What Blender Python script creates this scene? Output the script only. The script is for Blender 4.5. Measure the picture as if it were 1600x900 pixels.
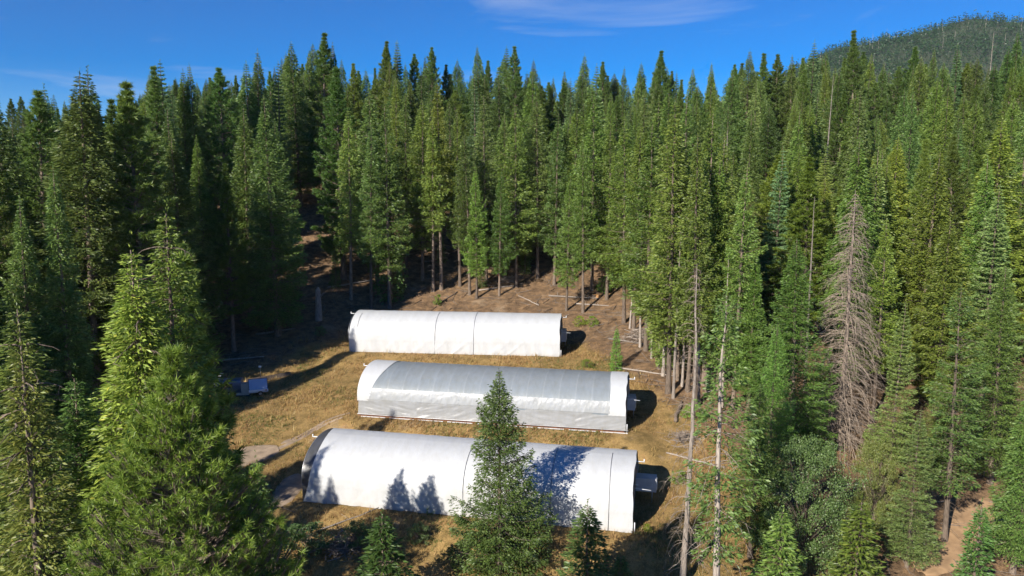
import bpy, math, random
import numpy as np
from mathutils import Vector

# ------------------------------------------------------------------ scene, camera, sky, sun
for o in list(bpy.data.objects):
    bpy.data.objects.remove(o)
SC = bpy.context.scene
COL = SC.collection
CAM_H = 30.0
F_PX, PITCH = 1170.0, math.radians(8.0)
CP, SP = math.cos(PITCH), math.sin(PITCH)

cam_d = bpy.data.cameras.new("camera")
cam = bpy.data.objects.new("camera", cam_d)
COL.objects.link(cam)
cam.location = (0, 0, CAM_H)
cam.rotation_euler = (math.pi / 2 - PITCH, 0, 0)
cam_d.sensor_width = 36.0
cam_d.lens = 36.0 * F_PX / 1600.0
cam_d.clip_start, cam_d.clip_end = 0.5, 20000
SC.camera = cam

SUN_AZ = math.radians(36.0)      # shadows run this far to the right of straight ahead
SUN_EL = math.radians(30.0)
to_sun = Vector((-math.sin(SUN_AZ) * math.cos(SUN_EL), -math.cos(SUN_AZ) * math.cos(SUN_EL), math.sin(SUN_EL)))
sun_d = bpy.data.lights.new("sun", 'SUN')
sun_d.energy, sun_d.angle, sun_d.color = 4.9, math.radians(0.53), (1.0, 0.93, 0.82)
sun = bpy.data.objects.new("sun", sun_d)
COL.objects.link(sun)
sun.rotation_euler = (-to_sun).to_track_quat('-Z', 'Y').to_euler()

W = bpy.data.worlds.new("World")
SC.world = W
W.use_nodes = True
wn, wl = W.node_tree.nodes, W.node_tree.links
bg = wn["Background"]
sky = wn.new("ShaderNodeTexSky")
sky.sky_type = 'NISHITA'
sky.sun_disc = False
sky.sun_elevation = SUN_EL
sky.sun_rotation = math.atan2(to_sun.x, to_sun.y)
sky.altitude, sky.air_density, sky.dust_density, sky.ozone_density = 2500, 1.0, 0.0, 4.0
bg.inputs[1].default_value = 0.082
# thin high cirrus: a noise pattern on a flat layer overhead, the same over the whole sky
tc = wn.new("ShaderNodeTexCoord")
sx = wn.new("ShaderNodeSeparateXYZ"); wl.new(tc.outputs["Generated"], sx.inputs[0])
def wmath(op, a, b=None, c=None):
    n = wn.new("ShaderNodeMath"); n.operation = op
    for i, v in enumerate((a, b, c)):
        if v is None: continue
        if isinstance(v, (int, float)): n.inputs[i].default_value = v
        else: wl.new(v, n.inputs[i])
    return n.outputs[0]
zz = wmath('MAXIMUM', sx.outputs[2], 0.03)
zz = wmath('ADD', zz, 0.06)
cx = wmath('DIVIDE', sx.outputs[0], zz); cy = wmath('DIVIDE', sx.outputs[1], zz)
CLOUD_OFF = (0.16, 4.6)
cmb = wn.new("ShaderNodeCombineXYZ")
wl.new(wmath('ADD', wmath('MULTIPLY', cx, 0.55), CLOUD_OFF[0]), cmb.inputs[0])
wl.new(wmath('ADD', wmath('MULTIPLY', cy, 0.8), CLOUD_OFF[1]), cmb.inputs[1])
n1 = wn.new("ShaderNodeTexNoise"); n1.inputs["Scale"].default_value = 1.1; n1.inputs["Detail"].default_value = 7; n1.inputs["Roughness"].default_value = 0.58
n1.inputs["Distortion"].default_value = 0.6
wl.new(cmb.outputs[0], n1.inputs["Vector"])
ramp = wn.new("ShaderNodeMapRange"); ramp.inputs[1].default_value = 0.57; ramp.inputs[2].default_value = 0.86
ramp.inputs[3].default_value = 0.0; ramp.inputs[4].default_value = 0.55
wl.new(n1.outputs[0], ramp.inputs[0])
hs = wn.new("ShaderNodeHueSaturation"); hs.inputs["Saturation"].default_value = 1.50; hs.inputs["Hue"].default_value = 0.512
wl.new(sky.outputs[0], hs.inputs["Color"])
mx = wn.new("ShaderNodeMixRGB"); mx.inputs[2].default_value = (5.5, 6.0, 7.0, 1)
wl.new(ramp.outputs[0], mx.inputs[0]); wl.new(hs.outputs[0], mx.inputs[1]); wl.new(mx.outputs[0], bg.inputs[0])

SC.view_settings.view_transform = 'Standard'
SC.view_settings.look = 'None'
SC.view_settings.exposure = 0.62
SC.view_settings.gamma = 1.0
SC.view_settings.use_curve_mapping = False
SC.render.engine = 'CYCLES'
cy_ = SC.cycles
cy_.max_bounces, cy_.diffuse_bounces, cy_.glossy_bounces, cy_.transmission_bounces, cy_.transparent_max_bounces = 4, 2, 1, 3, 6
cy_.use_adaptive_sampling, cy_.adaptive_threshold = True, 0.025
cy_.use_denoising = True

# ------------------------------------------------------------------ helpers
def at(px, py, Y):
    """photograph pixel (1600 x 900) at the distance Y in front of the camera -> world point"""
    u = (450.0 - py) / F_PX
    t = Y / (CP + u * SP)
    return np.array([(px - 800.0) / F_PX * t, Y, CAM_H + t * (-SP + u * CP)])

def project(p):
    p = np.asarray(p, float)
    y, z = p[..., 1], p[..., 2] - CAM_H
    d = y * CP - z * SP
    u = y * SP + z * CP
    return 800 + F_PX * p[..., 0] / d, 450 - F_PX * u / d

def ss(a, b, x):
    t = np.clip((x - a) / (b - a), 0, 1)
    return t * t * (3 - 2 * t)

def vnoise(x, y, seed=0, scale=1.0, octaves=3):
    """cheap smooth value noise, vectorised, about -1..1"""
    out = np.zeros(np.broadcast(x, y).shape); amp = 1.0; tot = 0
    for o in range(octaves):
        xs, ys = x / scale * 2 ** o, y / scale * 2 ** o
        xi, yi = np.floor(xs), np.floor(ys)
        fx, fy = xs - xi, ys - yi
        fx, fy = fx * fx * (3 - 2 * fx), fy * fy * (3 - 2 * fy)
        def h(a, b):
            v = np.sin(a * 127.1 + b * 311.7 + (seed + o * 17) * 74.7) * 43758.5453
            return (v - np.floor(v)) * 2 - 1
        v = (h(xi, yi) * (1 - fx) + h(xi + 1, yi) * fx) * (1 - fy) + (h(xi, yi + 1) * (1 - fx) + h(xi + 1, yi + 1) * fx) * fy
        out = out + v * amp; tot += amp; amp *= 0.5
    return out / tot

class MB:
    """collects vertices and triangles"""
    def __init__(s): s.v, s.f, s.n, s.m = [], [], 0, []
    def add(s, v, f, mat=0):
        v = np.asarray(v, float).reshape(-1, 3); f = np.asarray(f, np.int64).reshape(-1, 3)
        s.v.append(v); s.f.append(f + s.n); s.n += len(v); s.m.append(np.full(len(f), mat, np.int32))
    def quad(s, a, b, c, d, mat=0): s.add([a, b, c, d], [[0, 1, 2], [0, 2, 3]], mat)
    def box(s, c, size, R=None, mat=0):
        h = np.asarray(size, float) / 2
        p = np.array([[x, y, z] for x in (-1, 1) for y in (-1, 1) for z in (-1, 1)], float) * h
        if R is not None: p = p @ np.asarray(R).T
        f = [[0, 1, 3], [0, 3, 2], [4, 6, 7], [4, 7, 5], [0, 4, 5], [0, 5, 1], [2, 3, 7], [2, 7, 6], [0, 2, 6], [0, 6, 4], [1, 5, 7], [1, 7, 3]]
        s.add(p + np.asarray(c), f, mat)
    def tube(s, pts, rad, n=6, mat=0, cap=True):
        pts = np.asarray(pts, float); m = len(pts); rad = np.broadcast_to(np.asarray(rad, float), (m,))
        d = np.gradient(pts, axis=0); d /= np.linalg.norm(d, axis=1)[:, None] + 1e-9
        ref = np.array([0.0, 0, 1]) if abs(d[:, 2]).mean() < 0.8 else np.array([1.0, 0, 0])
        a = np.cross(d, ref); a /= np.linalg.norm(a, axis=1)[:, None] + 1e-9
        b = np.cross(d, a)
        th = np.arange(n) * 2 * math.pi / n
        v = pts[:, None] + (a[:, None] * np.cos(th)[None, :, None] + b[:, None] * np.sin(th)[None, :, None]) * rad[:, None, None]
        i, j = np.meshgrid(np.arange(m - 1), np.arange(n), indexing='ij')
        p0 = i * n + j; p1 = i * n + (j + 1) % n; p2 = p1 + n; p3 = p0 + n
        f = np.concatenate([np.stack([p0, p1, p2], -1).reshape(-1, 3), np.stack([p0, p2, p3], -1).reshape(-1, 3)])
        v = v.reshape(-1, 3)
        if cap:
            k = len(v); v = np.vstack([v, pts[0], pts[-1]])
            jj = np.arange(n)
            f = np.vstack([f, np.stack([np.full(n, k), (jj + 1) % n, jj], -1), np.stack([np.full(n, k + 1), (m - 1) * n + jj, (m - 1) * n + (jj + 1) % n], -1)])
        s.add(v, f, mat)
    def tubes(s, P, R, mat=0):
        """many thin three-sided twigs at once: P (N, m, 3), R (N, m)"""
        P = np.asarray(P, float); R = np.asarray(R, float); K, m = P.shape[:2]
        if K == 0: return
        d = np.gradient(P, axis=1); d /= np.linalg.norm(d, axis=2)[..., None] + 1e-9
        ref = np.where((np.abs(d[:, :1, 2:3]) < 0.8), np.array([0.0, 0, 1]), np.array([1.0, 0, 0]))
        a = np.cross(d, np.broadcast_to(ref, d.shape)); a /= np.linalg.norm(a, axis=2)[..., None] + 1e-9
        b = np.cross(d, a); th = np.arange(3) * 2 * math.pi / 3
        v = P[:, :, None] + (a[:, :, None] * np.cos(th)[:, None] + b[:, :, None] * np.sin(th)[:, None]) * R[:, :, None, None]
        i, j = np.meshgrid(np.arange(m - 1), np.arange(3), indexing='ij')
        p0 = i * 3 + j; p1 = i * 3 + (j + 1) % 3
        f = np.concatenate([np.stack([p0, p1, p1 + 3], -1).reshape(-1, 3), np.stack([p0, p1 + 3, p0 + 3], -1).reshape(-1, 3)])
        s.add(v.reshape(-1, 3), (np.arange(K)[:, None, None] * (m * 3) + f[None]).reshape(-1, 3), mat)
    def blades(s, base, d, nrm, ln, wd, mid=0.45, mat=0):
        """leaf-sized folded rhombs"""
        base = np.asarray(base); N = len(base)
        if N == 0: return
        side = np.cross(d, nrm); side /= np.linalg.norm(side, axis=1)[:, None] + 1e-9
        ln = np.broadcast_to(ln, (N,))[:, None]; wd = np.broadcast_to(wd, (N,))[:, None]
        m_ = base + d * ln * mid
        v = np.stack([base, m_ + side * wd / 2, base + d * ln - np.array([0, 0, 0.08]) * ln, m_ - side * wd / 2], 1).reshape(-1, 3)
        k = np.arange(N)[:, None] * 4
        f = np.concatenate([k + np.array([[0, 1, 2]]), k + np.array([[0, 2, 3]])])
        s.add(v, f, mat)
    def needles(s, base, d, nrm, ln, wd, mat=0):
        base = np.asarray(base); N = len(base)
        if N == 0: return
        side = np.cross(d, nrm); side /= np.linalg.norm(side, axis=1)[:, None] + 1e-9
        ln = np.broadcast_to(ln, (N,))[:, None]; wd = np.broadcast_to(wd, (N,))[:, None]
        v = np.stack([base - side * wd / 2, base + side * wd / 2, base + d * ln], 1).reshape(-1, 3)
        s.add(v, np.arange(N * 3).reshape(-1, 3), mat)
    def mesh(s, name, mats=(), smooth=False):
        v = np.vstack(s.v); f = np.vstack(s.f); me = bpy.data.meshes.new(name)
        me.vertices.add(len(v)); me.vertices.foreach_set("co", v.ravel())
        me.loops.add(len(f) * 3); me.loops.foreach_set("vertex_index", f.ravel().astype(np.int32))
        me.polygons.add(len(f)); me.polygons.foreach_set("loop_start", np.arange(len(f), dtype=np.int32) * 3)
        me.polygons.foreach_set("loop_total", np.full(len(f), 3, np.int32))
        me.polygons.foreach_set("material_index", np.concatenate(s.m))
        me.polygons.foreach_set("use_smooth", np.full(len(f), bool(smooth)))
        me.update(calc_edges=True)
        for m in mats: me.materials.append(m)
        return me

def link(name, data, parent=None, loc=None, rotz=0.0):
    o = bpy.data.objects.new(name, data); COL.objects.link(o)
    if parent is not None: o.parent = parent
    if loc is not None: o.location = loc
    if rotz: o.rotation_euler = (0, 0, rotz)
    return o

def tag(o, label, cat, group=None):
    o["label"], o["category"] = label, cat
    if group: o["group"] = group
    return o

def structure(o, label=None):
    o["kind"] = "structure"
    if label: o["label"] = label
    return o

# ------------------------------------------------------------------ materials
def new_mat(name):
    m = bpy.data.materials.new(name); m.use_nodes = True
    nt = m.node_tree; b = nt.nodes["Principled BSDF"]
    return m, nt, b

def N(nt, t, **kw):
    n = nt.nodes.new(t)
    for k, v in kw.items(): setattr(n, k, v)
    return n

def plain(name, col, rough=0.6, metal=0.0, var=0.12, scale=3.0, bump=0.0):
    m, nt, b = new_mat(name)
    t = N(nt, "ShaderNodeTexCoord"); n = N(nt, "ShaderNodeTexNoise"); n.inputs["Scale"].default_value = scale; n.inputs["Detail"].default_value = 5
    nt.links.new(t.outputs["Object"], n.inputs["Vector"])
    r = N(nt, "ShaderNodeValToRGB")
    r.color_ramp.elements[0].position, r.color_ramp.elements[1].position = 0.3, 0.7
    r.color_ramp.elements[0].color = tuple(c * (1 - var) for c in col) + (1,)
    r.color_ramp.elements[1].color = tuple(min(1, c * (1 + var)) for c in col) + (1,)
    nt.links.new(n.outputs[0], r.inputs[0]); nt.links.new(r.outputs[0], b.inputs["Base Color"])
    b.inputs["Roughness"].default_value = rough; b.inputs["Metallic"].default_value = metal
    if bump:
        bp = N(nt, "ShaderNodeBump"); bp.inputs["Strength"].default_value = bump; bp.inputs["Distance"].default_value = 0.05
        nt.links.new(n.outputs[0], bp.inputs["Height"]); nt.links.new(bp.outputs[0], b.inputs["Normal"])
    return m

def needle_mat(name, dark, light, trans=0.30, gloss=0.035, vary=0.24):
    m = bpy.data.materials.new(name); m.use_nodes = True
    nt = m.node_tree; nt.nodes.clear(); L = nt.links.new
    out = N(nt, "ShaderNodeOutputMaterial")
    geo = N(nt, "ShaderNodeNewGeometry"); oi = N(nt, "ShaderNodeObjectInfo")
    r = N(nt, "ShaderNodeValToRGB"); L(geo.outputs["Random Per Island"], r.inputs[0])
    r.color_ramp.elements[0].color = dark + (1,); r.color_ramp.elements[1].color = light + (1,)
    e = r.color_ramp.elements.new(0.97); e.color = tuple(c * 1.05 for c in light) + (1,)
    r.color_ramp.elements[2].color = (light[0] * 1.3, light[1] * 1.02, light[2] * 1.0, 1)
    hv = N(nt, "ShaderNodeHueSaturation")
    mr = N(nt, "ShaderNodeMapRange"); mr.inputs[3].default_value = 1 - vary; mr.inputs[4].default_value = 1 + vary
    L(oi.outputs["Random"], mr.inputs[0]); L(mr.outputs[0], hv.inputs["Value"])
    fr = N(nt, "ShaderNodeMath", operation='MULTIPLY'); fr.inputs[1].default_value = 7.31; L(oi.outputs["Random"], fr.inputs[0])
    fr2 = N(nt, "ShaderNodeMath", operation='FRACT'); L(fr.outputs[0], fr2.inputs[0])
    mh = N(nt, "ShaderNodeMapRange"); mh.inputs[3].default_value = 0.485; mh.inputs[4].default_value = 0.515
    L(fr2.outputs[0], mh.inputs[0]); L(mh.outputs[0], hv.inputs["Hue"])
    L(r.outputs[0], hv.inputs["Color"])
    mul = N(nt, "ShaderNodeMixRGB", blend_type='MULTIPLY'); mul.inputs[0].default_value = 1
    L(hv.outputs[0], mul.inputs[1]); L(oi.outputs["Color"], mul.inputs[2])
    df = N(nt, "ShaderNodeBsdfDiffuse"); tr = N(nt, "ShaderNodeBsdfTranslucent"); gl = N(nt, "ShaderNodeBsdfGlossy"); gl.inputs["Roughness"].default_value = 0.45
    L(mul.outputs[0], df.inputs[0]); L(mul.outputs[0], tr.inputs[0])
    m1 = N(nt, "ShaderNodeMixShader"); m1.inputs[0].default_value = trans; L(df.outputs[0], m1.inputs[1]); L(tr.outputs[0], m1.inputs[2])
    m2 = N(nt, "ShaderNodeMixShader"); m2.inputs[0].default_value = gloss; L(m1.outputs[0], m2.inputs[1]); L(gl.outputs[0], m2.inputs[2])
    L(m2.outputs[0], out.inputs[0])
    return m

def bark_mat(name, a, b_):
    m, nt, b = new_mat(name); L = nt.links.new
    t = N(nt, "ShaderNodeTexCoord"); mp = N(nt, "ShaderNodeMapping"); mp.inputs["Scale"].default_value = (6, 6, 0.9)
    n = N(nt, "ShaderNodeTexNoise"); n.inputs["Scale"].default_value = 2.0; n.inputs["Detail"].default_value = 6
    L(t.outputs["Object"], mp.inputs[0]); L(mp.outputs[0], n.inputs["Vector"])
    r = N(nt, "ShaderNodeValToRGB"); r.color_ramp.elements[0].position = 0.32; r.color_ramp.elements[1].position = 0.68
    r.color_ramp.elements[0].color = a + (1,); r.color_ramp.elements[1].color = b_ + (1,)
    oi = N(nt, "ShaderNodeObjectInfo"); mr = N(nt, "ShaderNodeMapRange"); mr.inputs[3].default_value = 0.7; mr.inputs[4].default_value = 1.35
    L(oi.outputs["Random"], mr.inputs[0])
    hv = N(nt, "ShaderNodeHueSaturation"); L(mr.outputs[0], hv.inputs["Value"]); L(n.outputs[0], r.inputs[0]); L(r.outputs[0], hv.inputs["Color"])
    L(hv.outputs[0], b.inputs["Base Color"]); b.inputs["Roughness"].default_value = 0.9
    bp = N(nt, "ShaderNodeBump"); bp.inputs["Strength"].default_value = 0.7; bp.inputs["Distance"].default_value = 0.06
    L(n.outputs[0], bp.inputs["Height"]); L(bp.outputs[0], b.inputs["Normal"])
    return m

M = {}
M['fir'] = needle_mat("fir_needles", (0.083, 0.143, 0.034), (0.213, 0.302, 0.074))
M['pine'] = needle_mat("pine_needles", (0.074, 0.137, 0.029), (0.206, 0.288, 0.067))
M['white_fir'] = needle_mat("white_fir_needles", (0.103, 0.177, 0.067), (0.228, 0.329, 0.123))
M['cedar'] = needle_mat("cedar_sprays", (0.089, 0.153, 0.033), (0.223, 0.314, 0.073))
M['broadleaf'] = needle_mat("broad_leaves", (0.078, 0.135, 0.043), (0.190, 0.277, 0.096), trans=0.28, gloss=0.05)
M['bark'] = bark_mat("bark_brown", (0.085, 0.062, 0.046), (0.24, 0.185, 0.14))
M['bark_grey'] = bark_mat("bark_grey_dead", (0.17, 0.14, 0.12), (0.40, 0.345, 0.29))
M['snag_twig'] = bark_mat("snag_twigs", (0.20, 0.15, 0.112), (0.43, 0.35, 0.275))
M['twig'] = bark_mat("dead_twigs", (0.15, 0.115, 0.09), (0.36, 0.29, 0.23))

# ------------------------------------------------------------------ greenhouses: where they stand
GH = [  # x, y, z (above the lowest pad's datum), turn, length
    dict(x=-3.75, y=68.06, z=CAM_H - 29.55, a=0.212, L=30.5, kind='near'),
    dict(x=-1.90, y=84.70, z=CAM_H - 26.46, a=0.199, L=30.3, kind='mid'),
    dict(x=-7.98, y=108.6, z=CAM_H - 24.08, a=0.107, L=30.3, kind='far')]
GW, GS, GHT = 9.2, 2.0, 5.15

# ------------------------------------------------------------------ terrain
_ctrl = np.array([
    # x, y, z relative to the camera
    (-4, 68, -29.55), (12, 64, -29.6), (-19, 72, -29.5), (-2, 84.7, -26.46), (13, 81, -26.5), (-17, 88, -26.4), (-8, 108.6, -24.1), (7, 107, -24.0), (-23, 110, -24.0),
    (0, 120, -22.3), (-20, 122, -21.8), (0, 130, -19.0), (-20, 135, -16.5), (0, 160, -9), (0, 200, 1), (0, 240, 5), (0, 300, 2),
    (-45, 130, -16), (-45, 165, -3), (-50, 200, 4), (-60, 250, 6), (-90, 130, -13), (-90, 180, 2), (-100, 240, 6), (-140, 200, 2), (-140, 130, -10), (-160, 280, 5),
    (-36, 94, -26.3), (-50, 96, -25.8), (-34, 104, -24.9), (-60, 105, -22.5), (-30, 75, -28.9), (-40, 62, -31), (-60, 70, -29), (-90, 90, -22), (-130, 90, -20), (-130, 40, -30), (-60, 40, -34), (-90, 60, -29),
    (16, 100, -23.6), (22, 92, -24.6), (24, 75, -27.5), (30, 66, -29), (36, 56, -31), (45, 80, -24.5), (30, 105, -21.5), (40, 125, -15.5), (60, 100, -18), (60, 140, -8), (60, 200, 1), (70, 260, 5),
    (100, 100, -13), (100, 150, -3), (100, 200, 4), (150, 200, 9), (150, 120, -5), (200, 250, 15), (220, 160, 6), (110, 60, -22), (70, 60, -28), (150, 60, -18), (130, 300, 10), (230, 320, 16),
    (0, 52, -32.3), (-16, 52, -32.5), (16, 50, -32.4), (0, 38, -36), (30, 38, -34.5), (-30, 40, -35.5), (0, 20, -40), (40, 15, -39), (-40, 15, -40), (80, 20, -34), (-90, 15, -37), (-140, 0, -34), (0, -20, -44), (100, -20, -38), (-100, -20, -40), (170, 0, -26)], float)
_ctrl[:, 2] += CAM_H
def _tps(r): return np.where(r > 0, r * r * np.log(r + 1e-9), 0)
_n = len(_ctrl)
_K = _tps(np.linalg.norm(_ctrl[:, None, :2] - _ctrl[None, :, :2], axis=2)) + np.eye(_n) * 60.0
_P = np.hstack([np.ones((_n, 1)), _ctrl[:, :2]])
_sol = np.linalg.solve(np.block([[_K, _P], [_P.T, np.zeros((3, 3))]]), np.concatenate([_ctrl[:, 2], np.zeros(3)]))

def ground(x, y, rough=True):
    x = np.atleast_1d(np.asarray(x, float)); y = np.atleast_1d(np.asarray(y, float))
    shp = x.shape; xf, yf = x.ravel(), y.ravel()
    xc, yc = np.clip(xf, -165, 235), np.clip(yf, -25, 320)
    z = np.empty(len(xc))
    for s in range(0, len(xc), 20000):
        e = slice(s, s + 20000)
        r = np.sqrt((xc[e, None] - _ctrl[None, :, 0]) ** 2 + (yc[e, None] - _ctrl[None, :, 1]) ** 2)
        z[e] = _tps(r) @ _sol[:_n] + _sol[_n] + _sol[_n + 1] * xc[e] + _sol[_n + 2] * yc[e]
    z = z - 0.03 * (np.hypot(xf - xc, yf - yc))
    if rough:
        z = z + 0.35 * vnoise(xf, yf, 3, 9.0, 3) + 0.10 * vnoise(xf, yf, 8, 1.7, 2)
    for g in GH:
        ca, sa = math.cos(g['a']), math.sin(g['a'])
        dx, dy = xf - g['x'], yf - g['y']
        s_, v_ = dx * ca - dy * sa, dx * sa + dy * ca
        d = np.hypot(np.maximum(np.abs(s_) - g['L'] / 2 - 0.6, 0), np.maximum(np.abs(v_) - GW / 2 - 0.6, 0))
        w = 1 - ss(0.0, 4.5, d)
        z = z * (1 - w) + (g['z'] - 0.02 + 0.04 * vnoise(xf, yf, 8, 1.7, 2)) * w
    return z.reshape(shp)

def gz(x, y): return float(ground(x, y)[0])

def ray_ground(px, py):
    """world point where the sight line through this pixel of the photograph meets the ground"""
    lo, hi = 30.0, 320.0
    Ys = np.linspace(lo, hi, 400); P = np.array([at(px, py, Y) for Y in Ys])
    d = P[:, 2] - ground(P[:, 0], P[:, 1])
    k = np.argmax(d < 0) if (d < 0).any() else len(d) - 1
    return P[k]

def in_poly(x, y, poly):
    x = np.asarray(x, float); y = np.asarray(y, float); ins = np.zeros(x.shape, bool)
    n = len(poly)
    for i in range(n):
        x1, y1 = poly[i]; x2, y2 = poly[(i + 1) % n]
        c = ((y1 > y) != (y2 > y)) & (x < (x2 - x1) * (y - y1) / (y2 - y1 + 1e-12) + x1)
        ins ^= c
    return ins

CLEAR = [(-27, 119), (-32, 111), (-34, 104), (-47, 99.5), (-56, 93), (-48, 80), (-34, 68), (-26, 56), (-18, 44), (20, 42), (24, 54), (25, 64), (23.5, 76), (19.5, 88), (17.5, 96), (13.5, 104), (12, 113), (10, 118), (-6, 123), (-20, 123)]
GRASS = [(-25, 114.5), (-31, 108), (-33, 102), (-38, 98.5), (-46, 90), (-44, 78), (-34, 66), (-26, 54), (-18, 42), (20, 40), (24, 54), (24, 64), (22, 76), (17.5, 88), (14.5, 96), (11.5, 104), (8.5, 112.5), (-8, 115.5)]

def edge_dist(x, y, poly):
    """signed-ish distance: positive inside"""
    x = np.asarray(x, float); y = np.asarray(y, float); d = np.full(x.shape, 1e9)
    for i in range(len(poly)):
        a = np.array(poly[i], float); b = np.array(poly[(i + 1) % len(poly)], float); ab = b - a
        t = np.clip(((x - a[0]) * ab[0] + (y - a[1]) * ab[1]) / (ab @ ab), 0, 1)
        d = np.minimum(d, np.hypot(x - a[0] - t * ab[0], y - a[1] - t * ab[1]))
    return np.where(in_poly(x, y, poly), d, -d)

def ground_material():
    m, nt, b = new_mat("ground_soil_and_duff"); L = nt.links.new
    t = N(nt, "ShaderNodeTexCoord")
    at_ = N(nt, "ShaderNodeAttribute", attribute_name="grassy")
    def noise(scale, det=6, rough=0.6):
        n = N(nt, "ShaderNodeTexNoise"); n.inputs["Scale"].default_value = scale; n.inputs["Detail"].default_value = det; n.inputs["Roughness"].default_value = rough
        L(t.outputs["Object"], n.inputs["Vector"]); return n.outputs[0]
    def ramp(src, *st):
        r = N(nt, "ShaderNodeValToRGB"); els = r.color_ramp.elements
        els[0].position, els[0].color = st[0][0], st[0][1] + (1,)
        els[1].position, els[1].color = st[-1][0], st[-1][1] + (1,)
        for p, c in st[1:-1]:
            e = els.new(p); e.color = c + (1,)
        L(src, r.inputs[0]); return r.outputs[0]
    duff = ramp(noise(0.9, 8, 0.7), (0.30, (0.080, 0.051, 0.030)), (0.48, (0.185, 0.120, 0.070)), (0.60, (0.285, 0.178, 0.095)), (0.75, (0.39, 0.275, 0.17)))
    grass = ramp(noise(0.55, 8, 0.7), (0.30, (0.130, 0.092, 0.036)), (0.46, (0.26, 0.175, 0.066)), (0.58, (0.37, 0.245, 0.096)), (0.72, (0.34, 0.19, 0.08)))
    fine = noise(7.0, 4, 0.7)
    mixn = N(nt, "ShaderNodeMath", operation='ADD'); L(at_.outputs["Fac"], mixn.inputs[0])
    sub = N(nt, "ShaderNodeMath", operation='MULTIPLY_ADD'); L(noise(0.35, 5), sub.inputs[0]); sub.inputs[1].default_value = 1.4; sub.inputs[2].default_value = -0.7
    L(sub.outputs[0], mixn.inputs[1])
    mr = N(nt, "ShaderNodeMapRange"); mr.inputs[1].default_value = 0.3; mr.inputs[2].default_value = 0.7; L(mixn.outputs[0], mr.inputs[0])
    mx = N(nt, "ShaderNodeMixRGB"); L(mr.outputs[0], mx.inputs[0]); L(duff, mx.inputs[1]); L(grass, mx.inputs[2])
    pr = N(nt, "ShaderNodeMapRange"); pr.inputs[1].default_value = 0.60; pr.inputs[2].default_value = 0.70; pr.inputs[4].default_value = 0.75; L(noise(0.16, 6, 0.65), pr.inputs[0])
    mp_ = N(nt, "ShaderNodeMixRGB"); mp_.inputs[2].default_value = (0.36, 0.27, 0.18, 1); L(pr.outputs[0], mp_.inputs[0]); L(mx.outputs[0], mp_.inputs[1])
    m2 = N(nt, "ShaderNodeMixRGB", blend_type='MULTIPLY'); m2.inputs[0].default_value = 1.0
    L(mp_.outputs[0], m2.inputs[1]); L(ramp(fine, (0.25, (0.55, 0.55, 0.55)), (0.75, (1.35, 1.35, 1.35))), m2.inputs[2])
    L(m2.outputs[0], b.inputs["Base Color"]); b.inputs["Roughness"].default_value = 0.95
    b.inputs["Specular IOR Level"].default_value = 0.15
    bp = N(nt, "ShaderNodeBump"); bp.inputs["Strength"].default_value = 0.8; bp.inputs["Distance"].default_value = 0.12
    L(fine, bp.inputs["Height"]); L(bp.outputs[0], b.inputs["Normal"])
    return m
M['ground'] = ground_material()

def axis(segs):
    out = [segs[0][0]]
    for a, b, st in segs:
        n = max(1, int(round((b - a) / st))); out += list(np.linspace(a, b, n + 1)[1:])
    return np.array(out)
gx = axis([(-3000, -1000, 500), (-1000, -170, 110), (-170, -62, 4), (-62, 42, 0.85), (42, 120, 3), (120, 240, 6), (240, 1000, 110), (1000, 3000, 500)])
gy = axis([(-300, -60, 120), (-60, 36, 6), (36, 128, 0.85), (128, 180, 2), (180, 330, 6), (330, 1000, 110), (1000, 2600, 400)])
X, Y = np.meshgrid(gx, gy)
Z = ground(X, Y)
tb = MB()
nx, ny = len(gx), len(gy)
ii, jj = np.meshgrid(np.arange(ny - 1), np.arange(nx - 1), indexing='ij')
q = ii * nx + jj
tb.add(np.stack([X, Y, Z], -1).reshape(-1, 3), np.concatenate([np.stack([q, q + 1, q + nx + 1], -1).reshape(-1, 3), np.stack([q, q + nx + 1, q + nx], -1).reshape(-1, 3)]))
tm = tb.mesh("ground", [M['ground']], smooth=True)
ed = edge_dist(X.ravel(), Y.ravel(), GRASS)
grassy = ss(-3.0, 2.5, ed)
a_ = tm.attributes.new("grassy", 'FLOAT', 'POINT'); a_.data.foreach_set("value", grassy.astype(np.float32))
structure(link("ground", tm))

# dirt tracks
def ribbon(name, pts, width, mat, lift=0.07, seed=1):
    pts = np.array(pts, float); d = np.r_[0, np.cumsum(np.linalg.norm(np.diff(pts, axis=0), axis=1))]
    s = np.arange(0, d[-1], 0.6); c = np.stack([np.interp(s, d, pts[:, 0]), np.interp(s, d, pts[:, 1])], -1)
    for _ in range(6): c[1:-1] = (c[:-2] + c[1:-1] * 2 + c[2:]) / 4
    t = np.gradient(c, axis=0); t /= np.linalg.norm(t, axis=1)[:, None]; n = np.stack([-t[:, 1], t[:, 0]], -1)
    K = 13; w = np.linspace(-1, 1, K)
    wob = (1 + 0.30 * vnoise(s, s * 0, seed, 2.2, 4)) * np.sqrt(np.clip(np.minimum(s, d[-1] - s) / (width * 0.6) + 0.02, 0, 1))
    P = c[:, None] + n[:, None] * (w[None, :, None] * (width / 2) * wob[:, None, None])
    z = ground(P[..., 0], P[..., 1]) + lift * (1 - np.abs(w[None]) ** 4) - 0.05 * np.exp(-((np.abs(w[None]) - 0.5) / 0.12) ** 2) - 0.03
    mb = MB(); m_, k_ = P.shape[:2]
    i, j = np.meshgrid(np.arange(m_ - 1), np.arange(k_ - 1), indexing='ij'); q = i * k_ + j
    mb.add(np.dstack([P, z]).reshape(-1, 3), np.concatenate([np.stack([q, q + k_, q + k_ + 1], -1).reshape(-1, 3), np.stack([q, q + k_ + 1, q + 1], -1).reshape(-1, 3)]))
    return structure(link(name, mb.mesh(name, [mat], True)))
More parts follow.
